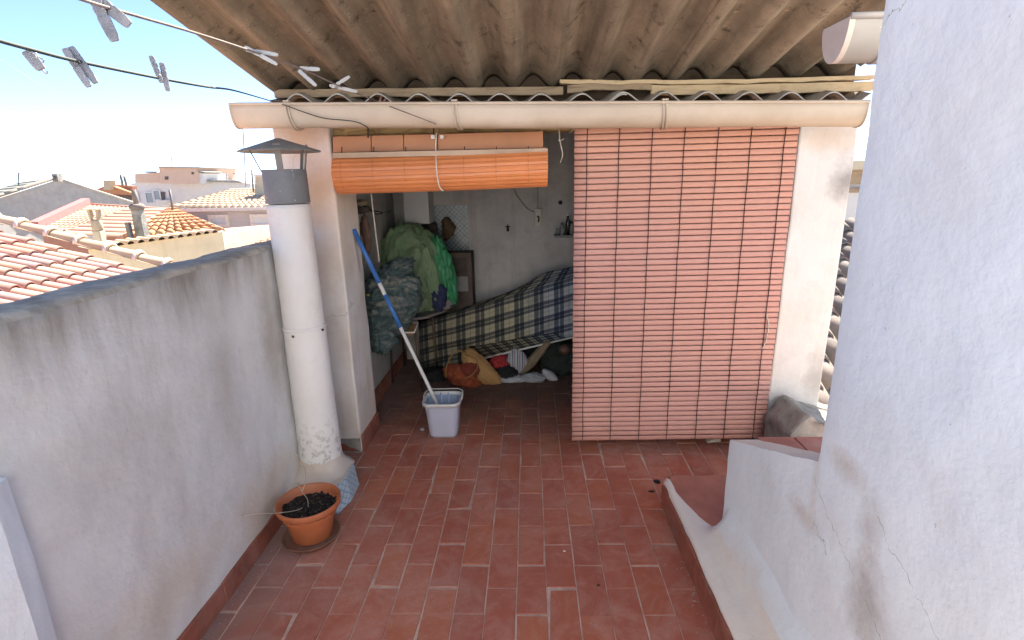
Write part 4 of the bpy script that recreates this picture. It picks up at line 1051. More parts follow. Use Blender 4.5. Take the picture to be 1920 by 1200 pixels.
bm = B(); p = at(772, 603, 2.32); box(bm, p.x - 0.008, p.x + 0.008, 2.31, 2.33, p.z - 0.01, zt - 0.02); obj('tray_peg', bm, M['wood_pale'], tr)
# bags
gb = thing('green_bundle', 'big sage green bundle of bedding with bright green plastic on the table', 'bundle', (-0.95, 2.75, zt))
def gshape(p, d):
    if d.z > 0: p.z *= 1.0 + 0.15 * (0.5 - d.x)
    return p
obj('bundle_body', blob((-0.98, 2.88, 0.96), (0.315, 0.33, 0.43), 3, 0.07, 3.0, 6, 0.085, 5.0, zt + 0.005, gshape, 0.035), M['green_bag'], gb)
bm = blob((-0.70, 2.80, 0.98), (0.105, 0.11, 0.29), 5, 0.25, 5, 5, 0.16, 9, zt + 0.006, lambda p, d: Vector((p.x + 0.16 * (-p.z) * 0.9, p.y, p.z))); obj('green_plastic', bm, M['green_bright'], gb)
bm = blob((-0.80, 2.68, 0.98), (0.085, 0.09, 0.27), 9, 0.1, 4, 5, 0.11, 6, zt + 0.006, lambda p, d: Vector((p.x - 0.14 * p.z, p.y, p.z))); obj('green_flap', bm, M['green_bag'], gb)
bm = blob((-0.735, 2.68, 0.80), (0.075, 0.07, 0.12), 11, 0.3, 5, 4, 0.2, 8, zt + 0.006); obj('navy_cloth', bm, M['navy'], gb)
bm = blob((-0.715, 2.79, 0.715), (0.085, 0.09, 0.05), 13, 0.2, 5, 4, 0.2, 8, zt + 0.004); o = obj('folded_cloth', bm, M['lilac_cloth'], loc=(-0.715, 2.79, zt)); tag(o, 'crumpled pale cloth on the table corner beside the green bundle', 'cloth')
def tshape(p, d):
    if d.z < 0.1: p.x -= 0.17 * (0.1 - d.z) * (0.6 + 0.4 * d.x)
    if d.z < -0.3: p.x *= 1 - 0.35 * (-d.z - 0.3); p.z *= 1.12; p.y -= 0.05 * (-d.z)
    if d.z > 0.55: p.x *= 1 - 0.5 * (d.z - 0.55); p.x += 0.05 * (d.z - .55)
    return p
tbg = thing('bin_bag', 'shiny dark teal bin bag slumped over the table edge', 'bag', (-1.05, 2.2, zt))
obj('bag_body', blob((-1.01, 2.16, 0.865), (0.245, 0.21, 0.30), 21, 0.12, 3.5, 6, 0.075, 6.5, None, tshape, 0.075), M['bag'], tbg)
obj('bag_neck', blob((-0.955, 2.12, 1.135), (0.135, 0.09, 0.075), 23, 0.3, 6, 5, 0.28, 9, None, lambda p, d: Vector((p.x, p.y, p.z + 0.35 * p.x))), M['bag'], tbg)
obj('bag_tail', blob((-1.07, 1.99, 0.60), (0.11, 0.05, 0.09), 25, 0.3, 6, 5, 0.2, 9, None, lambda p, d: Vector((p.x * (1 + 3.0 * min(0, p.z) ), p.y, p.z))), M['bag'], tbg)
bm = blob(at(690, 553, 1.935), (0.014, 0.004, 0.008), 2, 0.4, 9, 2); obj('paper_scrap', bm, simple('yellow_paper', (0.5, 0.45, 0.12), 0.8, 0.1, 10, 0), tbg)
# coil of things hanging at the left
bm = B()
c = at(668, 470, 1.95)
for k in range(4):
    tube(bm, [(c.x + 0.0 + 0.012 * k, 1.92 + 0.012 * k + 0.045 * math.cos(a * PI / 8), c.z + (0.10 + 0.004 * k) * math.sin(a * PI / 8)) for a in range(16)], 0.008, 6, closed=True)
o = obj('hose_coil', bm, M['beige_cloth'], loc=tuple(c)); tag(o, 'beige coil hanging behind the left pillar below the rolled blind', 'hose coil')
bm = B(); tube(bm, spline([at(695, 355, 1.9), at(700, 400, 1.92), at(706, 450, 1.95), at(711, 490, 1.95)], 8), 0.0055, 7)
o = obj('hanging_rope', bm, M['string'], loc=tuple(at(700, 400, 1.92))); tag(o, 'straight pale rope hanging down to the dark teal bin bag', 'rope')
# rags hung from the wall hook
rg = thing('hanging_rags', 'dark rags and a pale cord bunch hung high behind the left pillar', 'rags', tuple(at(690, 395, 1.95)))
obj('pale_bunch', blob(at(675, 380, 1.95), (0.055, 0.03, 0.022), 4, 0.3, 6, 4, 0.3, 9), M['beige_cloth'], rg)
obj('dark_bunch', blob(at(678, 392, 2.0), (0.06, 0.03, 0.03), 6, 0.3, 6, 4, 0.3, 9), M['dark_wood'], rg)
obj('rag', blob(at(686, 440, 2.02), (0.035, 0.02, 0.14), 8, 0.2, 6, 4, 0.15, 7), M['skin_shoe'], rg)
bm = B(); tube(bm, spline([at(680, 388, 1.98), at(700, 395, 2.0), at(718, 398, 2.02), at(732, 397, 2.03)], 5), [0.006] * 10 + [0.004] * 6, 6); tube(bm, spline([at(690, 392, 1.99), at(705, 401, 2.0), at(717, 400, 2.0)], 5), 0.005, 6); obj('dark_cord', bm, M['black'], rg)
# water heater
wh = thing('water_heater', 'white box water heater high on the back wall', 'water heater', (-0.85, 3.17, 1.7))
a, b = at(759, 421, 3.03), at(801, 340, 3.03)
bm = B(); box(bm, a.x, b.x, 3.03, 3.297, a.z, a.z + 0.55); bevel(bm, 0.008, 2); obj('casing', bm, M['heater'], wh)
for k in range(3):
    bm = B(); tube(bm, [(a.x + 0.04 + 0.05 * k, 3.15, a.z + 0.01), (a.x + 0.04 + 0.05 * k, 3.2, a.z - 0.28)], 0.009, 6); obj('supply_pipe', bm, M['black'], wh)
# gloves / cloth on the tile panel
bm = blob(at(842, 428, 3.25), (0.055, 0.022, 0.10), 31, 0.3, 6, 4, 0.2, 8, None, lambda p, d: Vector((p.x + 0.25 * abs(p.z) * -1, p.y, p.z)))
o = obj('hanging_glove', bm, M['brown_glove'], loc=tuple(at(842, 428, 3.25))); tag(o, 'brown leather glove hanging over the patterned wall tiles', 'glove')
bm = blob(at(808, 432, 3.25), (0.06, 0.025, 0.08), 33, 0.3, 6, 4, 0.25, 8); o = obj('hanging_cloth', bm, M['dark_wood'], loc=tuple(at(808, 432, 3.25))); tag(o, 'dark cloth hanging under the water heater', 'cloth')
# cabinet
cb = thing('wash_cabinet', 'dark brown cabinet with grey lower panel against the back wall', 'cabinet', (-0.45, 3.1, 0))
a, b = at(834, 477, 3.02), at(886, 556, 3.02)
bm = B(); box(bm, a.x - 0.15, b.x, 3.02, 3.297, 0.0, a.z); bevel(bm, 0.004, 1); obj('carcass', bm, M['dark_wood'], cb)
c, d = at(838, 519, 3.013), at(878, 546, 3.013); bm = B(); box(bm, c.x, d.x, 3.008, 3.019, d.z, c.z); obj('panel', bm, M['grey_panel'], cb)
bm = B(); box(bm, b.x - 0.035, b.x + 0.003, 3.005, 3.0185, 0.0, a.z + 0.012); box(bm, a.x - 0.15, b.x - 0.036, 3.005, 3.0185, a.z - 0.03, a.z + 0.012); obj('frame', bm, simple('brown_frame', (0.10, 0.07, 0.055), 0.7, 0.2, 9, 0.1), cb)
# socket with cable
sk = thing('power_socket', 'ivory double socket box with cables on the back wall', 'socket', tuple(at(1009, 408, 3.28)))
a, b = at(1002, 425, 3.27), at(1016, 391, 3.27); bm = B(); box(bm, a.x, b.x, 3.265, 3.2995, a.z, b.z); bevel(bm, 0.005, 2); obj('socket_box', bm, M['socket'], sk)
for py in (401, 418):
    bm = B(); p = at(1009, py, 3.262); box(bm, p.x - 0.018, p.x + 0.018, 3.258, 3.2645, p.z - 0.02, p.z + 0.02)
    bevel(bm, 0.003, 1); obj('socket_face', bm, M['heater'], sk)
bm = B(); p = at(1008, 405, 3.25); tube(bm, spline([p, p + Vector((0.012, -0.02, -0.02)), p + Vector((0.005, -0.01, -0.055))], 5), 0.007, 6); obj('plug', bm, M['black'], sk)
bm = B(); tube(bm, spline([at(1003, 398, 3.27), at(990, 392, 3.28), at(978, 378, 3.285), at(966, 360, 3.285), at(960, 330, 3.285)], 6), 0.007, 6); obj('cable', bm, M['cable'], sk); bm = B(); tube(bm, [at(1008, 391, 3.285), at(1008, 335, 3.285)], 0.005, 6); obj('cable', bm, M['cable'], sk)
bm = B(); p = at(952, 428, 3.28); box(bm, p.x - 0.012, p.x + 0.012, 3.275, 3.297, p.z - 0.03, p.z + 0.012); box(bm, p.x - 0.024, p.x + 0.024, 3.28, 3.297, p.z + 0.0125, p.z + 0.02); tube(bm, [(p.x, 3.285, p.z + 0.018), (p.x, 3.285, p.z + 0.036)], 0.005, 6)
o = obj('wall_hook', bm, M['black'], loc=tuple(p)); tag(o, 'small black hook alone in the middle of the back wall', 'hook')
bm = B(); p = at(1051, 380, 3.28); bmesh.ops.create_cone(bm, cap_ends=True, segments=20, radius1=0.02, radius2=0.018, depth=0.03, matrix=Matrix.Translation((p.x, 3.285, p.z)) @ Matrix.Rotation(PI / 2, 4, 'X')); o = obj('black_bung', bm, M['black'], loc=tuple(p)); tag(o, 'round black bung on the back wall above the bottle shelf', 'knob')
# shelf with bottles
a = at(1040, 441, 3.15)
bm = B(); box(bm, a.x, a.x + 0.35, 3.12, 3.297, a.z - 0.022, a.z); bevel(bm, 0.002, 1); o = obj('wall_shelf', bm, M['grey_panel'], loc=(a.x + 0.17, 3.2, a.z)); tag(o, 'narrow grey shelf on the back wall half hidden by the long blind', 'shelf')
for px, r, h, m, lab in ((1044, 0.013, 0.06, 'jar', 'tiny pale jar at the left end of the shelf'), (1054, 0.024, 0.11, 'jar', 'square-shouldered grey bottle left of the dark bottle on the shelf'), (1065, 0.024, 0.20, 'bottle', 'tall dark bottle with pale cap on the shelf'), (1072, 0.026, 0.12, 'jar', 'grey bottle beside the long blind on the shelf')):
    p = at(px, 440, 3.18); bt = thing('bottle', lab, 'bottle', (p.x, 3.18, a.z), 'bottles on the shelf')
    bm = B(); lathe(bm, [(r, a.z), (r, a.z + h * 0.6), (r * 0.45, a.z + h * 0.78), (r * 0.42, a.z + h * 0.9)], p.x, 3.18, 16, True, True); obj('bottle_body', bm, M[m], bt)
    bm = B(); lathe(bm, [(r * 0.5, a.z + h * 0.88), (r * 0.5, a.z + h)], p.x, 3.18, 12, True, True); obj('cap', bm, M['heater'] if px == 1065 else M['black'], bt)

# folded bed under a plaid cover
bed = thing('plaid_bed', 'folded bed under a grey and cream plaid cover, tilted up to the right', 'bed', (-0.1, 2.7, 0))
TL_, TR_ = at(785, 606, 2.88), at(1100, 513, 2.82)
BL_, BR_ = at(790, 703, 2.86), at(1100, 624, 2.78)
def bedfront(u, v):
    tp = TL_.lerp(TR_, u); lo = BL_.lerp(BR_, u)
    # lower hem pulled up in the middle
    p = tp.lerp(lo, v)
    p.z += 0.012 * math.sin(u * PI * 2.2 + 1) * v
    p.y += 0.022 * math.sin(u * 9 + v * 2) * v + 0.03 * fbm((u * 4, v * 3, 3), 3) - 0.03 * math.sin(v * PI)
    return p
BK = [at(780, 592, 3.2), at(850, 580, 3.2), at(930, 556, 3.1), at(980, 535, 3.05), at(1020, 512, 3.05), at(1060, 503, 3.05), at(1100, 495, 3.05)]
bks = spline(BK, 10)
def bedtop(u, v):
    tp = bedfront(u, 0.0); k = min(len(bks) - 1, int(u * (len(bks) - 1))); b_ = bks[k]
    p = tp.lerp(b_, v); p.z += 0.02 * fbm((u * 5, v * 4, 7), 3) * math.sin(v * PI); return p
bm = B(); V = grid(bm, bedfront, 60, 24, uv=True)
L = bm.loops.layers.uv.verify()
W = [[bm.verts.new(bedtop(i / 60, j / 14)) if j else V[0][i] for i in range(61)] for j in range(15)]
for j in range(14):
    for i in range(60):
        f = bm.faces.new((W[j][i], W[j][i+1], W[j+1][i+1], W[j+1][i])); f.smooth = True
        for l, (p, q) in zip(f.loops, ((i, j), (i+1, j), (i+1, j+1), (i, j+1))): l[L].uv = (p / 60, -q / 14 * 1.3)
# roll the hem back so the sheet has an edge
hem = [bm.verts.new(v.co + Vector((0, 0.03, 0.01))) for v in V[-1]]
for i in range(60):
    f = bm.faces.new((V[-1][i], V[-1][i+1], hem[i+1], hem[i])); f.smooth = True
    for l in f.loops: l[L].uv = (i / 60, 1.0)
obj('plaid_cover', bm, M['plaid'], bed)
bm = B(); a, b = at(902, 673, 2.76), at(1105, 625, 2.74); tube(bm, [a, b], 0.0085, 8); obj('frame_rail', bm, M['white_paint'], bed)
bm = B(); v0 = at(880, 650, 2.5)
def hemflap(u, v):
    p = at(878 + u * 170, 650 - u * 28, 2.79).lerp(at(905 + u * 160, 671 - u * 36, 2.755), v); return p
grid(bm, hemflap, 20, 4, uv=True); bmesh.ops.solidify(bm, geom=list(bm.faces), thickness=0.006); obj('hem_flap', bm, M['plaid'], bed)
for px in (1040, 900):
    bm = B(); p = atz(px, 690 if px == 1040 else 700, 0.0) + Vector((0, 0.25, 0)); tube(bm, [(p.x, p.y, 0), (p.x, p.y, 0.42)], 0.012, 8); obj('leg', bm, M['table_leg'], bed)
bm = B(); box(bm, -0.55, 0.55, 3.02, 3.22, 0.05, 0.56); bevel(bm, 0.03, 2); obj('mattress', bm, M['dark_cloth'], bed)

# handbag
hb = thing('handbag', 'tan canvas handbag spilling orange cloth onto the floor', 'handbag', (-0.45, 2.6, 0))
hc = at(893, 690, 2.6)
obj('bag_body', blob((hc.x + 0.03, 2.62, 0.15), (0.165, 0.085, 0.165), 41, 0.08, 3, 5, 0.07, 6, 0.004, lambda p, d: Vector((p.x * (1.0 - 0.25 * d.z) + 0.06 * -d.z, p.y, p.z + 0.06 * -d.x))), M['tan'], hb)
obj('orange_cloth', blob((hc.x - 0.125, 2.565, 0.09), (0.155, 0.08, 0.105), 43, 0.2, 4, 5, 0.14, 7, 0.004, lambda p, d: Vector((p.x, p.y, p.z - 0.25 * p.x))), M['orange_cloth'], hb)
obj('red_lining', blob((hc.x - 0.055, 2.525, 0.16), (0.085, 0.03, 0.07), 45, 0.2, 4, 4, 0.2, 8), M['red_cloth'] if False else simple('rust_red_cloth', (0.22, 0.045, 0.03), 0.85, 0.4, 14, 0.4, 30), hb)
for pts in ([(836, 708), (838, 685), (848, 665), (862, 658), (872, 665)], [(872, 665), (890, 672), (896, 685), (888, 700), (870, 711), (850, 712)]):
    bm = B(); tube(bm, spline([at(x, y, 2.485) for x, y in pts], 6), 0.006, 8); obj('strap', bm, simple('tan_strap', (0.30, 0.17, 0.06), 0.7, 0.2, 9, 0), hb)
# pile of clothes under the bed
def cloth(name, label, c, r, seed, m, ridge=0.14, fn=None, cat='cloth'):
    c = Vector(c); bm = blob(c, r, seed, 0.18, 4, 5, ridge, 7, 0.004, fn); o = obj(name, bm, M[m], loc=(c.x, c.y, 0)); tag(o, label, cat, 'clothes heaped under the bed'); return o
cloth('crumpled_garment', 'bright red garment peeping out under the white bed rail', (at(938, 683, 2.72).x, 2.74, 0.15), (0.09, 0.07, 0.075), 51, 'red_cloth')
cloth('crumpled_garment', 'black garment under the red one behind the handbag', (at(948, 692, 2.72).x, 2.70, 0.06), (0.11, 0.08, 0.075), 53, 'black')
cloth('crumpled_garment', 'striped blue and white garment beside the red one', (at(967, 678, 2.74).x, 2.75, 0.16), (0.10, 0.05, 0.12), 55, 'stripes', 0.05)
cloth('crumpled_garment', 'beige knitted garment sloping up to the bed rail', (at(1002, 672, 2.76).x, 2.76, 0.19), (0.055, 0.05, 0.17), 57, 'beige_cloth', 0.06, lambda p, d: Vector((p.x + 0.75 * p.z, p.y, p.z)))
cloth('crumpled_garment', 'plain white cloth flat on the floor beside the handbag', (at(957, 700, 2.66).x, 2.66, 0.025), (0.15, 0.06, 0.032), 59, 'white_cloth')
cloth('crumpled_garment', 'white cloth with black marks on the floor in the middle of the heap', (at(999, 700, 2.64).x, 2.65, 0.035), (0.11, 0.06, 0.045), 61, 'check')
cloth('crumpled_garment', 'dark green jacket in the shade at the right of the heap', (at(1055, 685, 2.78).x, 2.84, 0.14), (0.20, 0.12, 0.17), 63, 'dark_cloth')
cloth('crumpled_garment', 'dark heap of rags by the table leg behind the bucket', (at(812, 695, 2.7).x, 2.72, 0.05), (0.12, 0.1, 0.075), 65, 'black')
bm = blob((at(1031, 698, 2.68).x, 2.68, 0.045), (0.075, 0.04, 0.05), 67, 0.05, 3, 4, 0, 7, 0.004, lambda p, d: Vector((p.x, p.y, p.z - 0.55 * p.x))); o = obj('pale_slipper', bm, M['white_cloth'], loc=(at(1031, 698, 2.68).x, 2.68, 0)); tag(o, 'pale oval slipper at the right end of the clothes heap', 'slipper')
bm = blob(at(1058, 655, 2.72), (0.05, 0.04, 0.045), 69, 0.15, 3, 4, 0.1, 7); o = obj('brown_shoe', bm, M['skin_shoe'], loc=tuple(at(1058, 655, 2.72))); tag(o, 'brown leather shoe resting on the dark green jacket', 'shoe')
# small things on the floor
def litter(name, label, px, py, r, m, seed, cat, sc=(1, 1, 0.5)):
    p = atz(px, py, 0.0); bm = blob((p.x, p.y, r * sc[2] * 0.7), (r * sc[0], r * sc[1], r * sc[2]), seed, 0.3, 5, 3, 0.15, 6, 0.0015)
    o = obj(name, bm, M[m], loc=(p.x, p.y, 0)); tag(o, label, cat)
litter('paper_scrap', 'white scrap of paper on the floor left of the bucket', 792, 806, 0.017, 'white_cloth', 1, 'paper scrap')
litter('dirt_clump', 'black clump of dirt on the tiles left of the step', 1232, 904, 0.020, 'black', 2, 'dirt clump', (1, 1, 0.25))
litter('dirt_clump', 'smaller pair of dark crumbs just below the black clump', 1222, 922, 0.011, 'black', 3, 'dirt clump', (1.6, 0.8, 0.25))
litter('pebble', 'pale pebble on the tiles in the middle of the floor', 1058, 1034, 0.006, 'mortar', 4, 'pebble')
litter('pebble', 'tiny brown pebble lower right of the pale one', 1122, 1098, 0.007, 'rust', 5, 'pebble')
litter('crumb', 'white crumb of plaster lying beside the red skirting on the right', 1306, 1102, 0.010, 'mortar', 6, 'crumb')
bm = B()
for k in range(420):
    w_ = random.random()
    if w_ < 0.4: x, y = -1.285 + abs(random.gauss(0, 0.05)), random.uniform(-0.3, 1.35)
    elif w_ < 0.65: x, y = 0.798 - abs(random.gauss(0, 0.03)), random.uniform(-0.3, 0.75)
    elif w_ < 0.85: x, y = random.uniform(-1.05, 0.3), random.uniform(1.3, 2.4)
    else: x, y = random.uniform(-1.0, 0.75), random.uniform(-0.1, 1.4)
    r = random.uniform(0.0012, 0.0034); vs = bmesh.ops.create_icosphere(bm, subdivisions=1, radius=r)['verts']
    for v in vs: v.co = Vector((x + v.co.x * random.uniform(.8, 1.4), y + v.co.y * random.uniform(.8, 1.4), 0.001 + max(-0.0005, v.co.z)))
o = obj('floor_grit', bm, M['cement']); o['kind'] = 'stuff'; tag(o, 'scattered grit on the tiles along the skirting and store room', 'grit')
bm = B(); p = atz(1340, 832, 0.0)
prism(bm, [(p.x - 0.05, p.y, 0.002), (p.x + 0.05, p.y + 0.02, 0.002), (p.x + 0.05, p.y + 0.04, 0.05), (p.x + 0.02, p.y + 0.03, 0.045)], (0, 0.05, 0)); bevel(bm, 0.004, 2)
o = obj('brick_chip', bm, M['plaster_edge'], loc=(p.x, p.y, 0)); tag(o, 'broken brick chip under the lower edge of the long blind', 'brick chip')

# low rough wall by the right pillar
bm = B()
prism(bm, [(1.60, 1.02, 0), (2.3, 1.02, 0), (2.3, 1.02, 0.22), (1.86, 1.02, 0.33), (1.70, 1.02, 0.42), (1.60, 1.02, 0.30)], (0, 0.34, 0))
bevel(bm, 0.02, 2); le = [e for e in bm.edges if e.calc_length() > 0.1]; bmesh.ops.subdivide_edges(bm, edges=le, cuts=10, use_grid_fill=True)
for v in bm.verts: v.co += Vector((fbm(v.co * 9, 3), fbm(v.co * 9 + Vector((3, 3, 3)), 3), fbm(v.co * 9 + Vector((7, 3, 1)), 3))) * 0.012
o = obj('low_wall', bm, M['cement'], loc=(1.8, 1.1, 0)); tag(o, 'rough dark cement stub wall at the foot of the right pillar', 'wall')

# ------------------------------------------------------------------ neighbouring roofs and town
gz = -6.0
bm = B(); v = [bm.verts.new(p) for p in ((-3000, -3000, gz), (3000, -3000, gz), (3000, 3000, gz), (-3000, 3000, gz))]; bm.faces.new(v); struct('ground', bm, M['ground'])
bm = B(); box(bm, -1.498, 3.19, -5.49, 3.44, gz, -0.26); o = obj('house_body', bm, M['grey_wall'], loc=(0, 0, gz)); tag(o, 'grey rendered house body carrying the terrace', 'house')

def tile_roof(bm, lay, O, U_, V_, nu, nv, pu, pv, r, seg=6, gap=True, flatbed=True):
    """barrel tiles: rows run along V_ (down slope), columns stacked along U_"""
    U_ = U_.normalized(); V_ = V_.normalized(); N = U_.cross(V_).normalized()
    if N.z < 0: N = -N
    for i in range(nu):
        for j in range(nv):
            t = random.random(); c = O + U_ * (i + 0.5) * pu + V_ * j * pv
            jit = random.uniform(-0.006, 0.006)
            A, C = [], []
            for k in range(seg + 1):
                a = PI * k / seg; off = U_ * (math.cos(a) * r) + N * (math.sin(a) * r * 0.9)
                A.append(bm.verts.new(c + U_ * jit + off * 0.88 + N * 0.0)); C.append(bm.verts.new(c + V_ * pv * 1.06 + off * 1.06 + N * 0.018 + U_ * jit))
            for k in range(seg):
                f = bm.faces.new((A[k], A[k+1], C[k+1], C[k])); f[lay] = t; f.smooth = True
            # thickness of the tile's lower lip
            D = [bm.verts.new(c + V_ * pv * 1.06 + (v_.co - (c + V_ * pv * 1.06)) * 0.84) for v_ in C]
            for k in range(seg):
                f = bm.faces.new((C[k], C[k+1], D[k+1], D[k])); f[lay] = t * 0.5
    # bed of channel tiles
    n = nu * 4
    for j in range(nv):
        r0, r1 = [], []
        for i in range(n + 1):
            x = i / 4.0; h = -0.35 * r * abs(math.sin(PI * x)) + 0.02 * r
            h = -0.30 * r * (0.5 - 0.5 * math.cos(2 * PI * (x)))
            p = O + U_ * x * pu + V_ * j * pv + N * (0.02 - h * -1 * 0.5)
            r0.append(bm.verts.new(p)); r1.append(bm.verts.new(p + V_ * pv + N * 0.0))
        for i in range(n):
            f = bm.faces.new((r0[i], r0[i+1], r1[i+1], r1[i])); f[lay] = random.random() * 0.6
# near tiled roof beyond the parapet: slopes down towards +X
sl_ = math.tan(math.radians(16.75))
nr = thing('tiled_roof', 'pinkish clay barrel tile roof sloping down behind the parapet', 'roof', (-4, 1, 0))
top = Vector((-9.0, 3.9, 0.92 + 4.8 * sl_ - 0.10)); dv = Vector((1, 0, -sl_))
bm = B(); lay = bm.faces.layers.float.new('tint')
tile_roof(bm, lay, top, Vector((0, -1, 0)), dv, 44, 21, 0.155, 0.335, 0.066, 8)
obj('roof_tiles', bm, M['roof_tile'], nr)
bm = B(); lay = bm.faces.layers.float.new('tint')
tile_roof(bm, lay, top + Vector((0.1, 0.24, 0.075)), Vector((0, -1, 0)), dv, 1, 21, 0.2, 0.335, 0.085, 10)
obj('verge_tiles', bm, M['roof_pale'], nr)
bm = B()
d1 = dv.normalized()
for j in range(21):
    c = top + Vector((0.1, 0.14, 0.085)) + d1 * (j * 0.335 + 0.34)
    tube(bm, [c + Vector((0, math.cos(a) * 0.094, math.sin(a) * 0.088)) for a in [PI * k / 8 for k in range(9)]], 0.022, 6)
obj('verge_mortar', bm, M['mortar'], nr)
bm = B(); prism(bm, [(-9.0, 4.08, top.z - 0.05), (-1.9, 4.08, top.z - 0.05 - 7.1 * sl_), (-1.9, 4.08, gz), (-9.0, 4.08, gz)], (0, -7.0, 0)); obj('house_body', bm, M['yellow_wall'], nr)

def front(bm, pts, y, depth, mi=0):
    """outline seen at distance plane y, extruded away by depth"""
    prism(bm, [at(px, py, y) for px, py in pts], (0, depth, 0), mi)
def slab(bm, A, Bp, Cc, D, n=2, lay=None, tint=None, th=0.08):
    pass
def roof_plane(name, parent, m, E0, E1, R0, R1, pu=0.24, pv=0.4, r=0.10, seg=4):
    """tiles between eave line E0-E1 and ridge line R0-R1 (world points); trimmed per column"""
    bm = B(); lay = bm.faces.layers.float.new('tint')
    E0, E1, R0, R1 = map(Vector, (E0, E1, R0, R1))
    wid = (E1 - E0).length; nc = max(2, int(wid / pu))
    Nn = (E1 - E0).cross(R0 - E0 if (R0 - E0).length > 0.01 else R1 - E0).normalized()
    if Nn.z < 0: Nn = -Nn
    for i in range(nc):
        u = (i + 0.5) / nc; e = E0.lerp(E1, u); rg_ = R0.lerp(R1, u)
        L_ = (rg_ - e).length; nr_ = max(1, int(L_ / pv)); t_ = (e - rg_) / nr_; side = t_.normalized().cross(Nn).normalized()
        for j in range(nr_):
            c = rg_ + t_ * j; tn = random.random(); A, C = [], []
            for k in range(seg + 1):
                a = PI * k / seg; off = side * math.cos(a) * r + Nn * math.sin(a) * r * 0.9
                A.append(bm.verts.new(c + off * 0.9)); C.append(bm.verts.new(c + t_ * 1.05 + off * 1.08 + Nn * 0.02))
            for k in range(seg):
                f = bm.faces.new((A[k], A[k+1], C[k+1], C[k])); f[lay] = tn; f.smooth = True
            f = bm.faces.new(C); f[lay] = tn * 0.6
        # channel bed
    q = [bm.verts.new(p + Nn * 0.01) for p in (E0, E1, R1, R0)] if (R1 - R0).length > 0.01 else [bm.verts.new(p + Nn * 0.01) for p in (E0, E1, R0)]
    f = bm.faces.new(q); f[lay] = 0.3
    return obj(name, bm, m, parent)

def window(parent, x0, y0, x1, y1, Y, frame_m, pane_m, fw_=0.09, dep=0.06):
    a, b = at(x0, y1, Y), at(x1, y0, Y)
    bm = B()
    for (p, q, r_, s) in ((a.x, b.x, a.z, a.z + fw_), (a.x, b.x, b.z - fw_, b.z), (a.x, a.x + fw_, a.z + fw_ + .001, b.z - fw_ - .001), (b.x - fw_, b.x, a.z + fw_ + .001, b.z - fw_ - .001)):
        box(bm, p, q, Y - dep, Y + 0.02, r_, s)
    w = obj('window', bm, frame_m, parent)
    bm = B(); box(bm, a.x + fw_, b.x - fw_, Y - 0.012, Y + 0.01, a.z + fw_, b.z - fw_); obj('pane', bm, pane_m, w)

# yellowish wall with tile coping
yw = thing('yellow_wall', 'yellowish plastered wall with a tile coping in front of the orange hip roof', 'wall', tuple(at(300, 470, 8.5)))
bm = B(); y0_, y1_ = 7.6, 9.8
A0, A1 = at(165, 468, 7.2), at(417, 434, 9.6)
prism(bm, [(A0.x, A0.y, gz), (A1.x, A1.y, gz), A1, A0], Vector((-0.25, 0.5, 0)) * 0.5); obj('wall_body', bm, M['yellow_wall'], yw)
bm = B(); lay = bm.faces.layers.float.new('tint')
dirv = (A1 - A0); nrm = Vector((dirv.y, -dirv.x, 0)).normalized()
tile_roof(bm, lay, A0 - nrm * 0.32 + Vector((0, 0, 0.03)), dirv, nrm + Vector((0, 0, -0.10)), int(dirv.length / 0.19), 1, 0.19, 0.40, 0.075, 6); obj('coping_tiles', bm, M['roof_pale'], yw)
# orange hip roof
hr = thing('hip_roof_house', 'low house with orange hipped tile roof behind the yellowish wall', 'house', tuple(at(320, 430, 11)))
R_top = at(323, 392, 13.0); e0 = at(228, 446, 9.9); e1 = at(418, 432, 11.2); e2 = at(150, 436, 14.0)
roof_plane('roof_front', hr, M['roof_orange'], e0, e1, R_top, R_top, 0.2, 0.36, 0.085)
roof_plane('roof_side', hr, M['roof_salmon'], at(110, 440, 13.6), e0, at(240, 392, 17.0), R_top, 0.16, 0.4, 0.03)
bm = B(); tube(bm, spline([e0, e0.lerp(R_top, 0.5) + Vector((0, 0, 0.03)), R_top], 8), 0.06, 6); tube(bm, [R_top, e1], 0.06, 6); obj('hip_ridge', bm, M['roof_salmon'], hr)
bm = B(); prism(bm, [e0 + Vector((0.1, 0.15, -0.12)), e1 + Vector((-0.1, 0.15, -0.12)), (e1.x - 0.1, e1.y + 0.15, gz), (e0.x + 0.1, e0.y + 0.15, gz)], (-0.2, 3.0, 0)); obj('wall', bm, M['peach'], hr)
bm = B(); tube(bm, [at(325, 400, 12.6), at(318, 356, 12.6)], 0.03, 6); o = obj('antenna_pole', bm, M['iron'], loc=tuple(at(325, 400, 12.6))); tag(o, 'thin dark pole standing at the peak of the orange hip roof', 'pole')
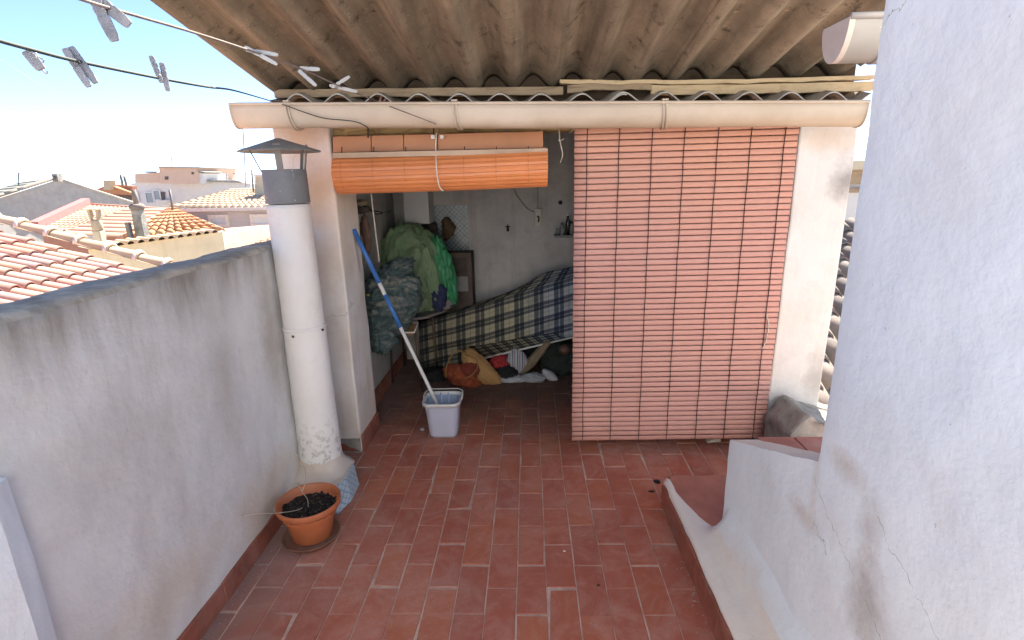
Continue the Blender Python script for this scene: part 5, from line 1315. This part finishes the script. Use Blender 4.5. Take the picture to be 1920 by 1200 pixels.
# two chimneys
def chimney(label, px, ytop, ybot, Y, wpx, kind):
    p0 = at(px, ybot, Y); p1 = at(px, ytop, Y); h = p1.z - p0.z; w = wpx * (Y - CAM.y) / CF / 2
    c = thing('roof_chimney', label, 'chimney', tuple(p0), 'chimneys on the near roofs')
    if kind == 0:
        bm = B(); box(bm, p0.x - w, p0.x + w, Y - w, Y + w, p0.z - 0.6, p0.z + h * 0.30); bevel(bm, 0.02, 1); obj('base', bm, M['yellow_wall'], c)
        bm = B(); lathe(bm, [(w * 1.0, p0.z + h * 0.30), (w * 1.15, p0.z + h * 0.36), (w * 1.1, p0.z + h * 0.6), (w * 0.9, p0.z + h * 0.66)], p0.x, Y, 16, True, True); obj('shaft', bm, M['ceramic'], c)
        for sx in (-1, 1):
            bm = B(); prism(bm, [(p0.x + sx * w * 0.55, Y - w * 0.5, p0.z + h * 0.62), (p0.x + sx * w * 1.0, Y - w * 0.5, p0.z + h * 0.62), (p0.x + sx * w * 1.35, Y - w * 0.5, p0.z + h * 0.97), (p0.x + sx * w * 0.75, Y - w * 0.5, p0.z + h * 0.97)], (0, w, 0)); obj('cap_leg', bm, M['ceramic'], c)
        bm = B(); box(bm, p0.x - w * 1.9, p0.x + w * 1.9, Y - w * 1.7, Y + w * 1.7, p0.z + h * 0.97, p0.z + h); bevel(bm, 0.015, 1); obj('cap', bm, M['ceramic'], c)
    else:
        bm = B(); v0 = box(bm, p0.x - w, p0.x + w, Y - w, Y + w, p0.z - 0.6, p0.z + h * 0.58)
        for v in v0[4:]: v.co.x = p0.x + (v.co.x - p0.x) * 0.85; v.co.y = Y + (v.co.y - Y) * 0.85
        bevel(bm, 0.015, 1); obj('shaft', bm, M['cement'], c)
        bm = B(); lathe(bm, [(w * 0.9, p0.z + h * 0.56), (w * 1.35, p0.z + h * 0.60), (w * 1.4, p0.z + h * 0.66), (w * 0.9, p0.z + h * 0.70)], p0.x, Y, 16, True, True); obj('collar', bm, M['roof_old'], c)
        bm = B(); lathe(bm, [(w * 0.45, p0.z + h * 0.68), (w * 0.42, p0.z + h)], p0.x, Y, 12, True, True); obj('flue', bm, M['roof_old'], c)
chimney('cream ceramic chimney with a flat cap standing on the yellowish wall', 188, 391, 449, 8.6, 16, 0)
chimney('square grey chimney with a dark collar and narrow flue', 268, 355, 443, 9.4, 19, 1)
bm = B(); a = at(243, 441, 9.2); box(bm, a.x - 0.04, a.x + 0.04, 9.18, 9.26, a.z - 0.4, at(241, 417, 9.2).z); o = obj('roof_post', bm, M['iron'], loc=tuple(a)); tag(o, 'short dark metal post left of the square grey chimney', 'post')
# salmon roof with red verge
sr = thing('salmon_roof_house', 'house with smooth salmon tiled roof and red verge before the grey gable', 'house', tuple(at(150, 420, 19)))
s_r0, s_r1 = at(160, 384, 21.0), at(330, 394, 21.0); s_e0, s_e1 = at(62, 432, 15.5), at(262, 434, 15.5)
roof_plane('roof', sr, M['roof_salmon'], s_e0, s_e1, s_r0, s_r1, 0.16, 0.45, 0.035)
bm = B(); P = [s_e0 + Vector((-0.1, 0, 0.0)), s_r0 + Vector((-0.1, 0, 0.0)), s_r0 + Vector((-0.1, 0, 0.28)), s_e0 + Vector((-0.1, 0, 0.28))]; prism(bm, P, (0.35, 0, 0)); obj('verge', bm, M['red_verge'], sr)
bm = B(); prism(bm, [s_e0 + Vector((0, .3, -.15)), s_e1 + Vector((0, .3, -.15)), (s_e1.x, s_e1.y + .3, gz), (s_e0.x, s_e0.y + .3, gz)], (0, 5, 0)); obj('wall', bm, M['brick_red'], sr)
bm = B(); tube(bm, [s_r0, s_r1], 0.09, 6); obj('ridge', bm, M['roof_salmon'], sr)
window(sr, 152, 441, 190, 449, 15.7, M['shutter'], M['shutter'], 0.06)
# big grey gable
gg = thing('grey_gable_house', 'bare grey gable wall with a dull green tiled roof at far left', 'house', tuple(at(100, 400, 26)))
def gat(px, py): return at(px, py, 26 + (px - 107) * 0.022)
gp = [gat(*q) for q in ((-120, 408), (0, 371), (107, 337), (170, 356), (262, 385))]
pk = gp[2]
bm = B(); prism(bm, [(gp[0].x, gp[0].y, gz)] + gp + [(gp[-1].x, gp[-1].y, gz)], (-0.06, 0.4, 0)); obj('gable_wall', bm, M['grey_wall'], gg)
rdir = Vector((-9.0, 7.5, 0.0))
roof_plane('roof', gg, M['roof_grey'], gp[0] + Vector((0, -0.1, 0.05)), gp[0] + rdir, pk + Vector((0, -0.1, 0.05)), pk + rdir, 0.30, 0.6, 0.09)
bm = B(); tube(bm, [gp[0] + Vector((0, -0.1, 0.1)), gp[1] + Vector((0, -0.1, 0.1)), pk + Vector((0, -0.1, 0.1))], 0.10, 6); obj('verge', bm, M['roof_old'], gg)
bm = B(); tube(bm, [pk + Vector((0, 0, 0.08)), gp[3] + Vector((0, 0, 0.05)), gp[4] + Vector((0, 0, 0.05))], 0.07, 6); obj('verge', bm, M['grey_wall'], gg)
bm = B(); box(bm, pk.x - 0.15, pk.x + 0.15, pk.y - 0.1, pk.y + 0.2, pk.z - 0.1, pk.z + 0.30); obj('finial', bm, M['cement'], gg)
# small orange house with a chimney far left
oh = thing('orange_roof_house', 'small far house with orange roof and terrace beside the white building', 'house', tuple(at(215, 365, 40)))
bm = B(); front(bm, [(178, 392), (178, 356), (205, 345), (248, 349), (248, 392)], 40, 0.5); obj('wall', bm, M['brick_red'], oh)
bm = B(); front(bm, [(201, 375), (201, 367), (246, 367), (246, 376)], 39.9, 0.05); obj('opening', bm, M['dark_void'], oh)
bm = B(); front(bm, [(180, 362), (246, 366), (248, 362), (205, 347)], 39.4, 0.5); obj('roof', bm, M['roof_orange'], oh)
bm = B(); front(bm, [(194, 356), (194, 340), (206, 340), (206, 356)], 39, 0.6); front(bm, [(192, 340), (192, 338), (208, 338), (208, 340)], 38.9, 0.8); obj('chimney', bm, M['ceramic'], oh)
for px, t_ in ((226, 327), (233, 330)):
    bm = B(); tube(bm, [at(px + 4, 348, 38), at(px, t_, 38)], 0.09, 6); o = obj('metal_flue', bm, M['iron'], loc=tuple(at(px, 346, 38))); tag(o, 'thin black metal flue beside the peach penthouse', 'flue', 'pair of metal flues')
# white apartment building with peach penthouse
wb = thing('white_building', 'long white flat roofed building with a peach penthouse on the skyline', 'building', tuple(at(330, 360, 46)))
bm = B(); front(bm, [(243, 420), (243, 346), (262, 340), (440, 337), (470, 345), (470, 420)], 46, 9); obj('wall', bm, M['white_bld'], wb)
bm = B(); front(bm, [(253, 342), (253, 326), (300, 323), (300, 342)], 45.6, 5); obj('penthouse', bm, M['peach'], wb)
bm = B(); front(bm, [(301, 344), (298, 315), (298, 313), (372, 314), (372, 344)], 44.8, 6); obj('penthouse', bm, M['peach'], wb)
bm = B(); front(bm, [(296, 314), (296, 312), (374, 313), (374, 315)], 44.5, 6.5); front(bm, [(370, 322), (370, 320), (384, 322), (384, 324)], 44.6, 3); obj('parapet_cap', bm, M['cement'], wb)
bm = B(); front(bm, [(386, 341), (386, 337), (448, 339), (455, 343)], 45.5, 6); obj('roof_edge', bm, M['cement'], wb)
bm = B(); front(bm, [(372, 345), (372, 324), (380, 325), (380, 345)], 44.9, 4); obj('stair_tower', bm, M['white_bld'], wb)
for x0, y0, x1, y1 in ((250, 360, 259, 379), (275, 359, 287, 382), (290, 355, 300, 376)):
    window(wb, x0, y0, x1, y1, 45.95, M['shutter'], M['glass'], 0.1)
bm = B(); front(bm, [(291, 381), (291, 376), (312, 375), (312, 380)], 45.3, 0.7); obj('balcony', bm, M['white_bld'], wb)
bm = B(); front(bm, [(301, 374), (301, 360), (309, 360), (309, 374)], 45.93, 0.06); front(bm, [(309, 337), (309, 331), (315, 331), (315, 337)], 44.75, 0.04); front(bm, [(359, 327), (359, 323), (363, 323), (363, 327)], 44.75, 0.04); obj('opening', bm, M['dark_void'], wb)
for px in (276, 284):
    bm = B(); front(bm, [(px - 4, 324), (px - 4, 321), (px + 4, 321), (px + 4, 324)], 45, 0.4); obj('roof_vent', bm, M['iron'], wb)
# pale roof house with lilac wall
ph_ = thing('lilac_house', 'lilac grey house with pale tiled hip roof and two shuttered windows', 'house', tuple(at(440, 420, 20)))
bm = B(); front(bm, [(328, 460), (328, 392), (560, 390), (560, 470)], 20, 8); obj('wall', bm, M['lilac_wall'], ph_)
pe0, pe1 = at(322, 390, 19.7), at(565, 390, 19.7)
roof_plane('roof', ph_, M['roof_pale'], pe0, pe1, at(436, 357, 24), at(560, 352, 24), 0.26, 0.45, 0.11)
roof_plane('roof_hip', ph_, M['roof_pale'], at(322, 390, 19.7), at(345, 383, 27), at(436, 357, 24), at(438, 357, 24.2), 0.3, 0.5, 0.11)
bm = B(); box(bm, pe0.x, pe1.x, 19.55, 19.95, pe0.z - 0.16, pe0.z - 0.03); obj('eave', bm, M['mortar'], ph_)
window(ph_, 394, 402, 427, 426, 19.98, M['mortar'], M['shutter'], 0.12); window(ph_, 472, 401, 512, 426, 19.98, M['mortar'], M['shutter'], 0.12)
c_ = thing('roof_chimney', 'pale square chimney on the pale tiled hip roof beside the flue', 'chimney', tuple(at(485, 365, 22)), 'chimneys on the near roofs')
bm = B(); front(bm, [(478, 372), (478, 330), (500, 330), (500, 372)], 22, 0.5); obj('shaft', bm, M['yellow_wall'], c_)
bm = B(); front(bm, [(476, 331), (476, 327), (502, 327), (502, 331)], 21.9, 0.7); obj('cap', bm, M['mortar'], c_)
bm = B(); tube(bm, [at(475, 360, 21.9), at(472, 318, 21.9)], 0.035, 6); o = obj('antenna_pole', bm, M['iron'], loc=tuple(at(475, 360, 21.9))); tag(o, 'grey pole in front of the pale chimney beside the flue collar', 'pole')
an = thing('tv_antenna', 'faint tall antenna mast against the bright sky left of the flue cap', 'antenna', tuple(at(458, 345, 45)))
bm = B(); tube(bm, [at(461, 350, 45), at(455, 225, 45)], 0.05, 6); obj('mast', bm, M['gutter_grey'], an)
bm = B()
for py, w in ((278, 14), (325, 20)):
    tube(bm, [at(457 - w, py, 45), at(457 + w, py + 2, 45)], 0.035, 5)
obj('crossbar', bm, M['gutter_grey'], an)
bm = B(); tube(bm, spline([at(-60, 74, 9), at(0, 111, 10), at(80, 162, 12), at(165, 215, 14.5), at(250, 262, 18), at(330, 310, 26)], 8), 0.006, 5)
o = obj('overhead_cable', bm, M['gutter_grey'], loc=tuple(at(80, 162, 12))); tag(o, 'faint thin overhead cable sagging across the sky at far left', 'cable')
for px, py, h, Y, lab in ((35, 345, 22, 27.5, 'small aerial on the dull green roof at far left'), (322, 313, 20, 46, 'small aerial on top of the peach penthouse'), (425, 338, 14, 47, 'short aerial on the flat white roof right of the penthouse')):
    an = thing('tv_antenna', lab, 'antenna', tuple(at(px, py, Y)))
    bm = B(); tube(bm, [at(px, py + 4, Y), at(px, py - h, Y)], 0.03, 5); obj('mast', bm, M['iron'], an)
    for k in range(4):
        bm = B(); tube(bm, [at(px - 5 + k, py - h + 3 + k * 3, Y), at(px + 5 - k, py - h + 2 + k * 3, Y)], 0.02, 4); obj('crossbar', bm, M['iron'], an)
# pale lower roof just over the parapet
lr = thing('low_tile_roof', 'low pale tiled roof just above the parapet beside the flue', 'roof', tuple(at(460, 455, 13)))
roof_plane('roof_tiles', lr, M['roof_pale'], at(412, 470, 12), at(540, 470, 12), at(418, 449, 14.5), at(540, 446, 14.5), 0.2, 0.36, 0.085)
q0, q1 = at(412, 470, 12), at(540, 470, 12); bm = B(); box(bm, q0.x, q1.x, 12.1, 15, gz, q0.z - 0.1); obj('house_body', bm, M['yellow_wall'], lr)

# right-hand gap: neighbour's old roof and white house
orf = thing('old_tile_roof', 'weathered grey barrel tile roof glimpsed in the gap right of the pillar', 'roof', (3, 3, 0))
bm = B(); lay = bm.faces.layers.float.new('tint')
tile_roof(bm, lay, Vector((2.15, 5.2, 1.16)), Vector((1, 0, 0)), Vector((0, -3.2, -1.30)), 14, 10, 0.2, 0.34, 0.083, 8); obj('roof_tiles', bm, M['roof_old'], orf)
bm = B(); prism(bm, [(2.2, 5.2, 1.12), (2.2, 2.0, -0.18), (2.2, 2.0, gz), (2.2, 5.2, gz)], (2.8, 0, 0)); obj('house_body', bm, M['grey_wall'], orf)
nh = thing('white_house', 'white house with a cream cornice glimpsed in the gap right of the pillar', 'house', (6, 9, gz))
a = at(1590, 302, 8.0)
bm = B(); box(bm, a.x - 0.6, a.x + 4, 8.0, 12, gz, a.z - 0.15); obj('wall', bm, M['white_bld'], nh)
bm = B(); box(bm, a.x - 0.7, a.x + 4, 7.8, 12.1, a.z - 0.149, a.z); obj('cornice', bm, M['yellow_wall'], nh)
bm = B(); b = at(1600, 318, 7.9); box(bm, a.x - 0.55, a.x + 3.9, 7.9, 7.99, b.z - 0.25, b.z + 0.08); obj('eave_board', bm, M['wood_old'], nh)
bm = B(); b = at(1600, 356, 7.9); box(bm, a.x - 0.55, a.x + 3.9, 7.93, 7.995, b.z - 0.05, b.z + 0.03); obj('band', bm, M['wood_old'], nh)
window(nh, 1586, 425, 1602, 445, 7.99, M['dark_void'], M['dark_void'], 0.03)
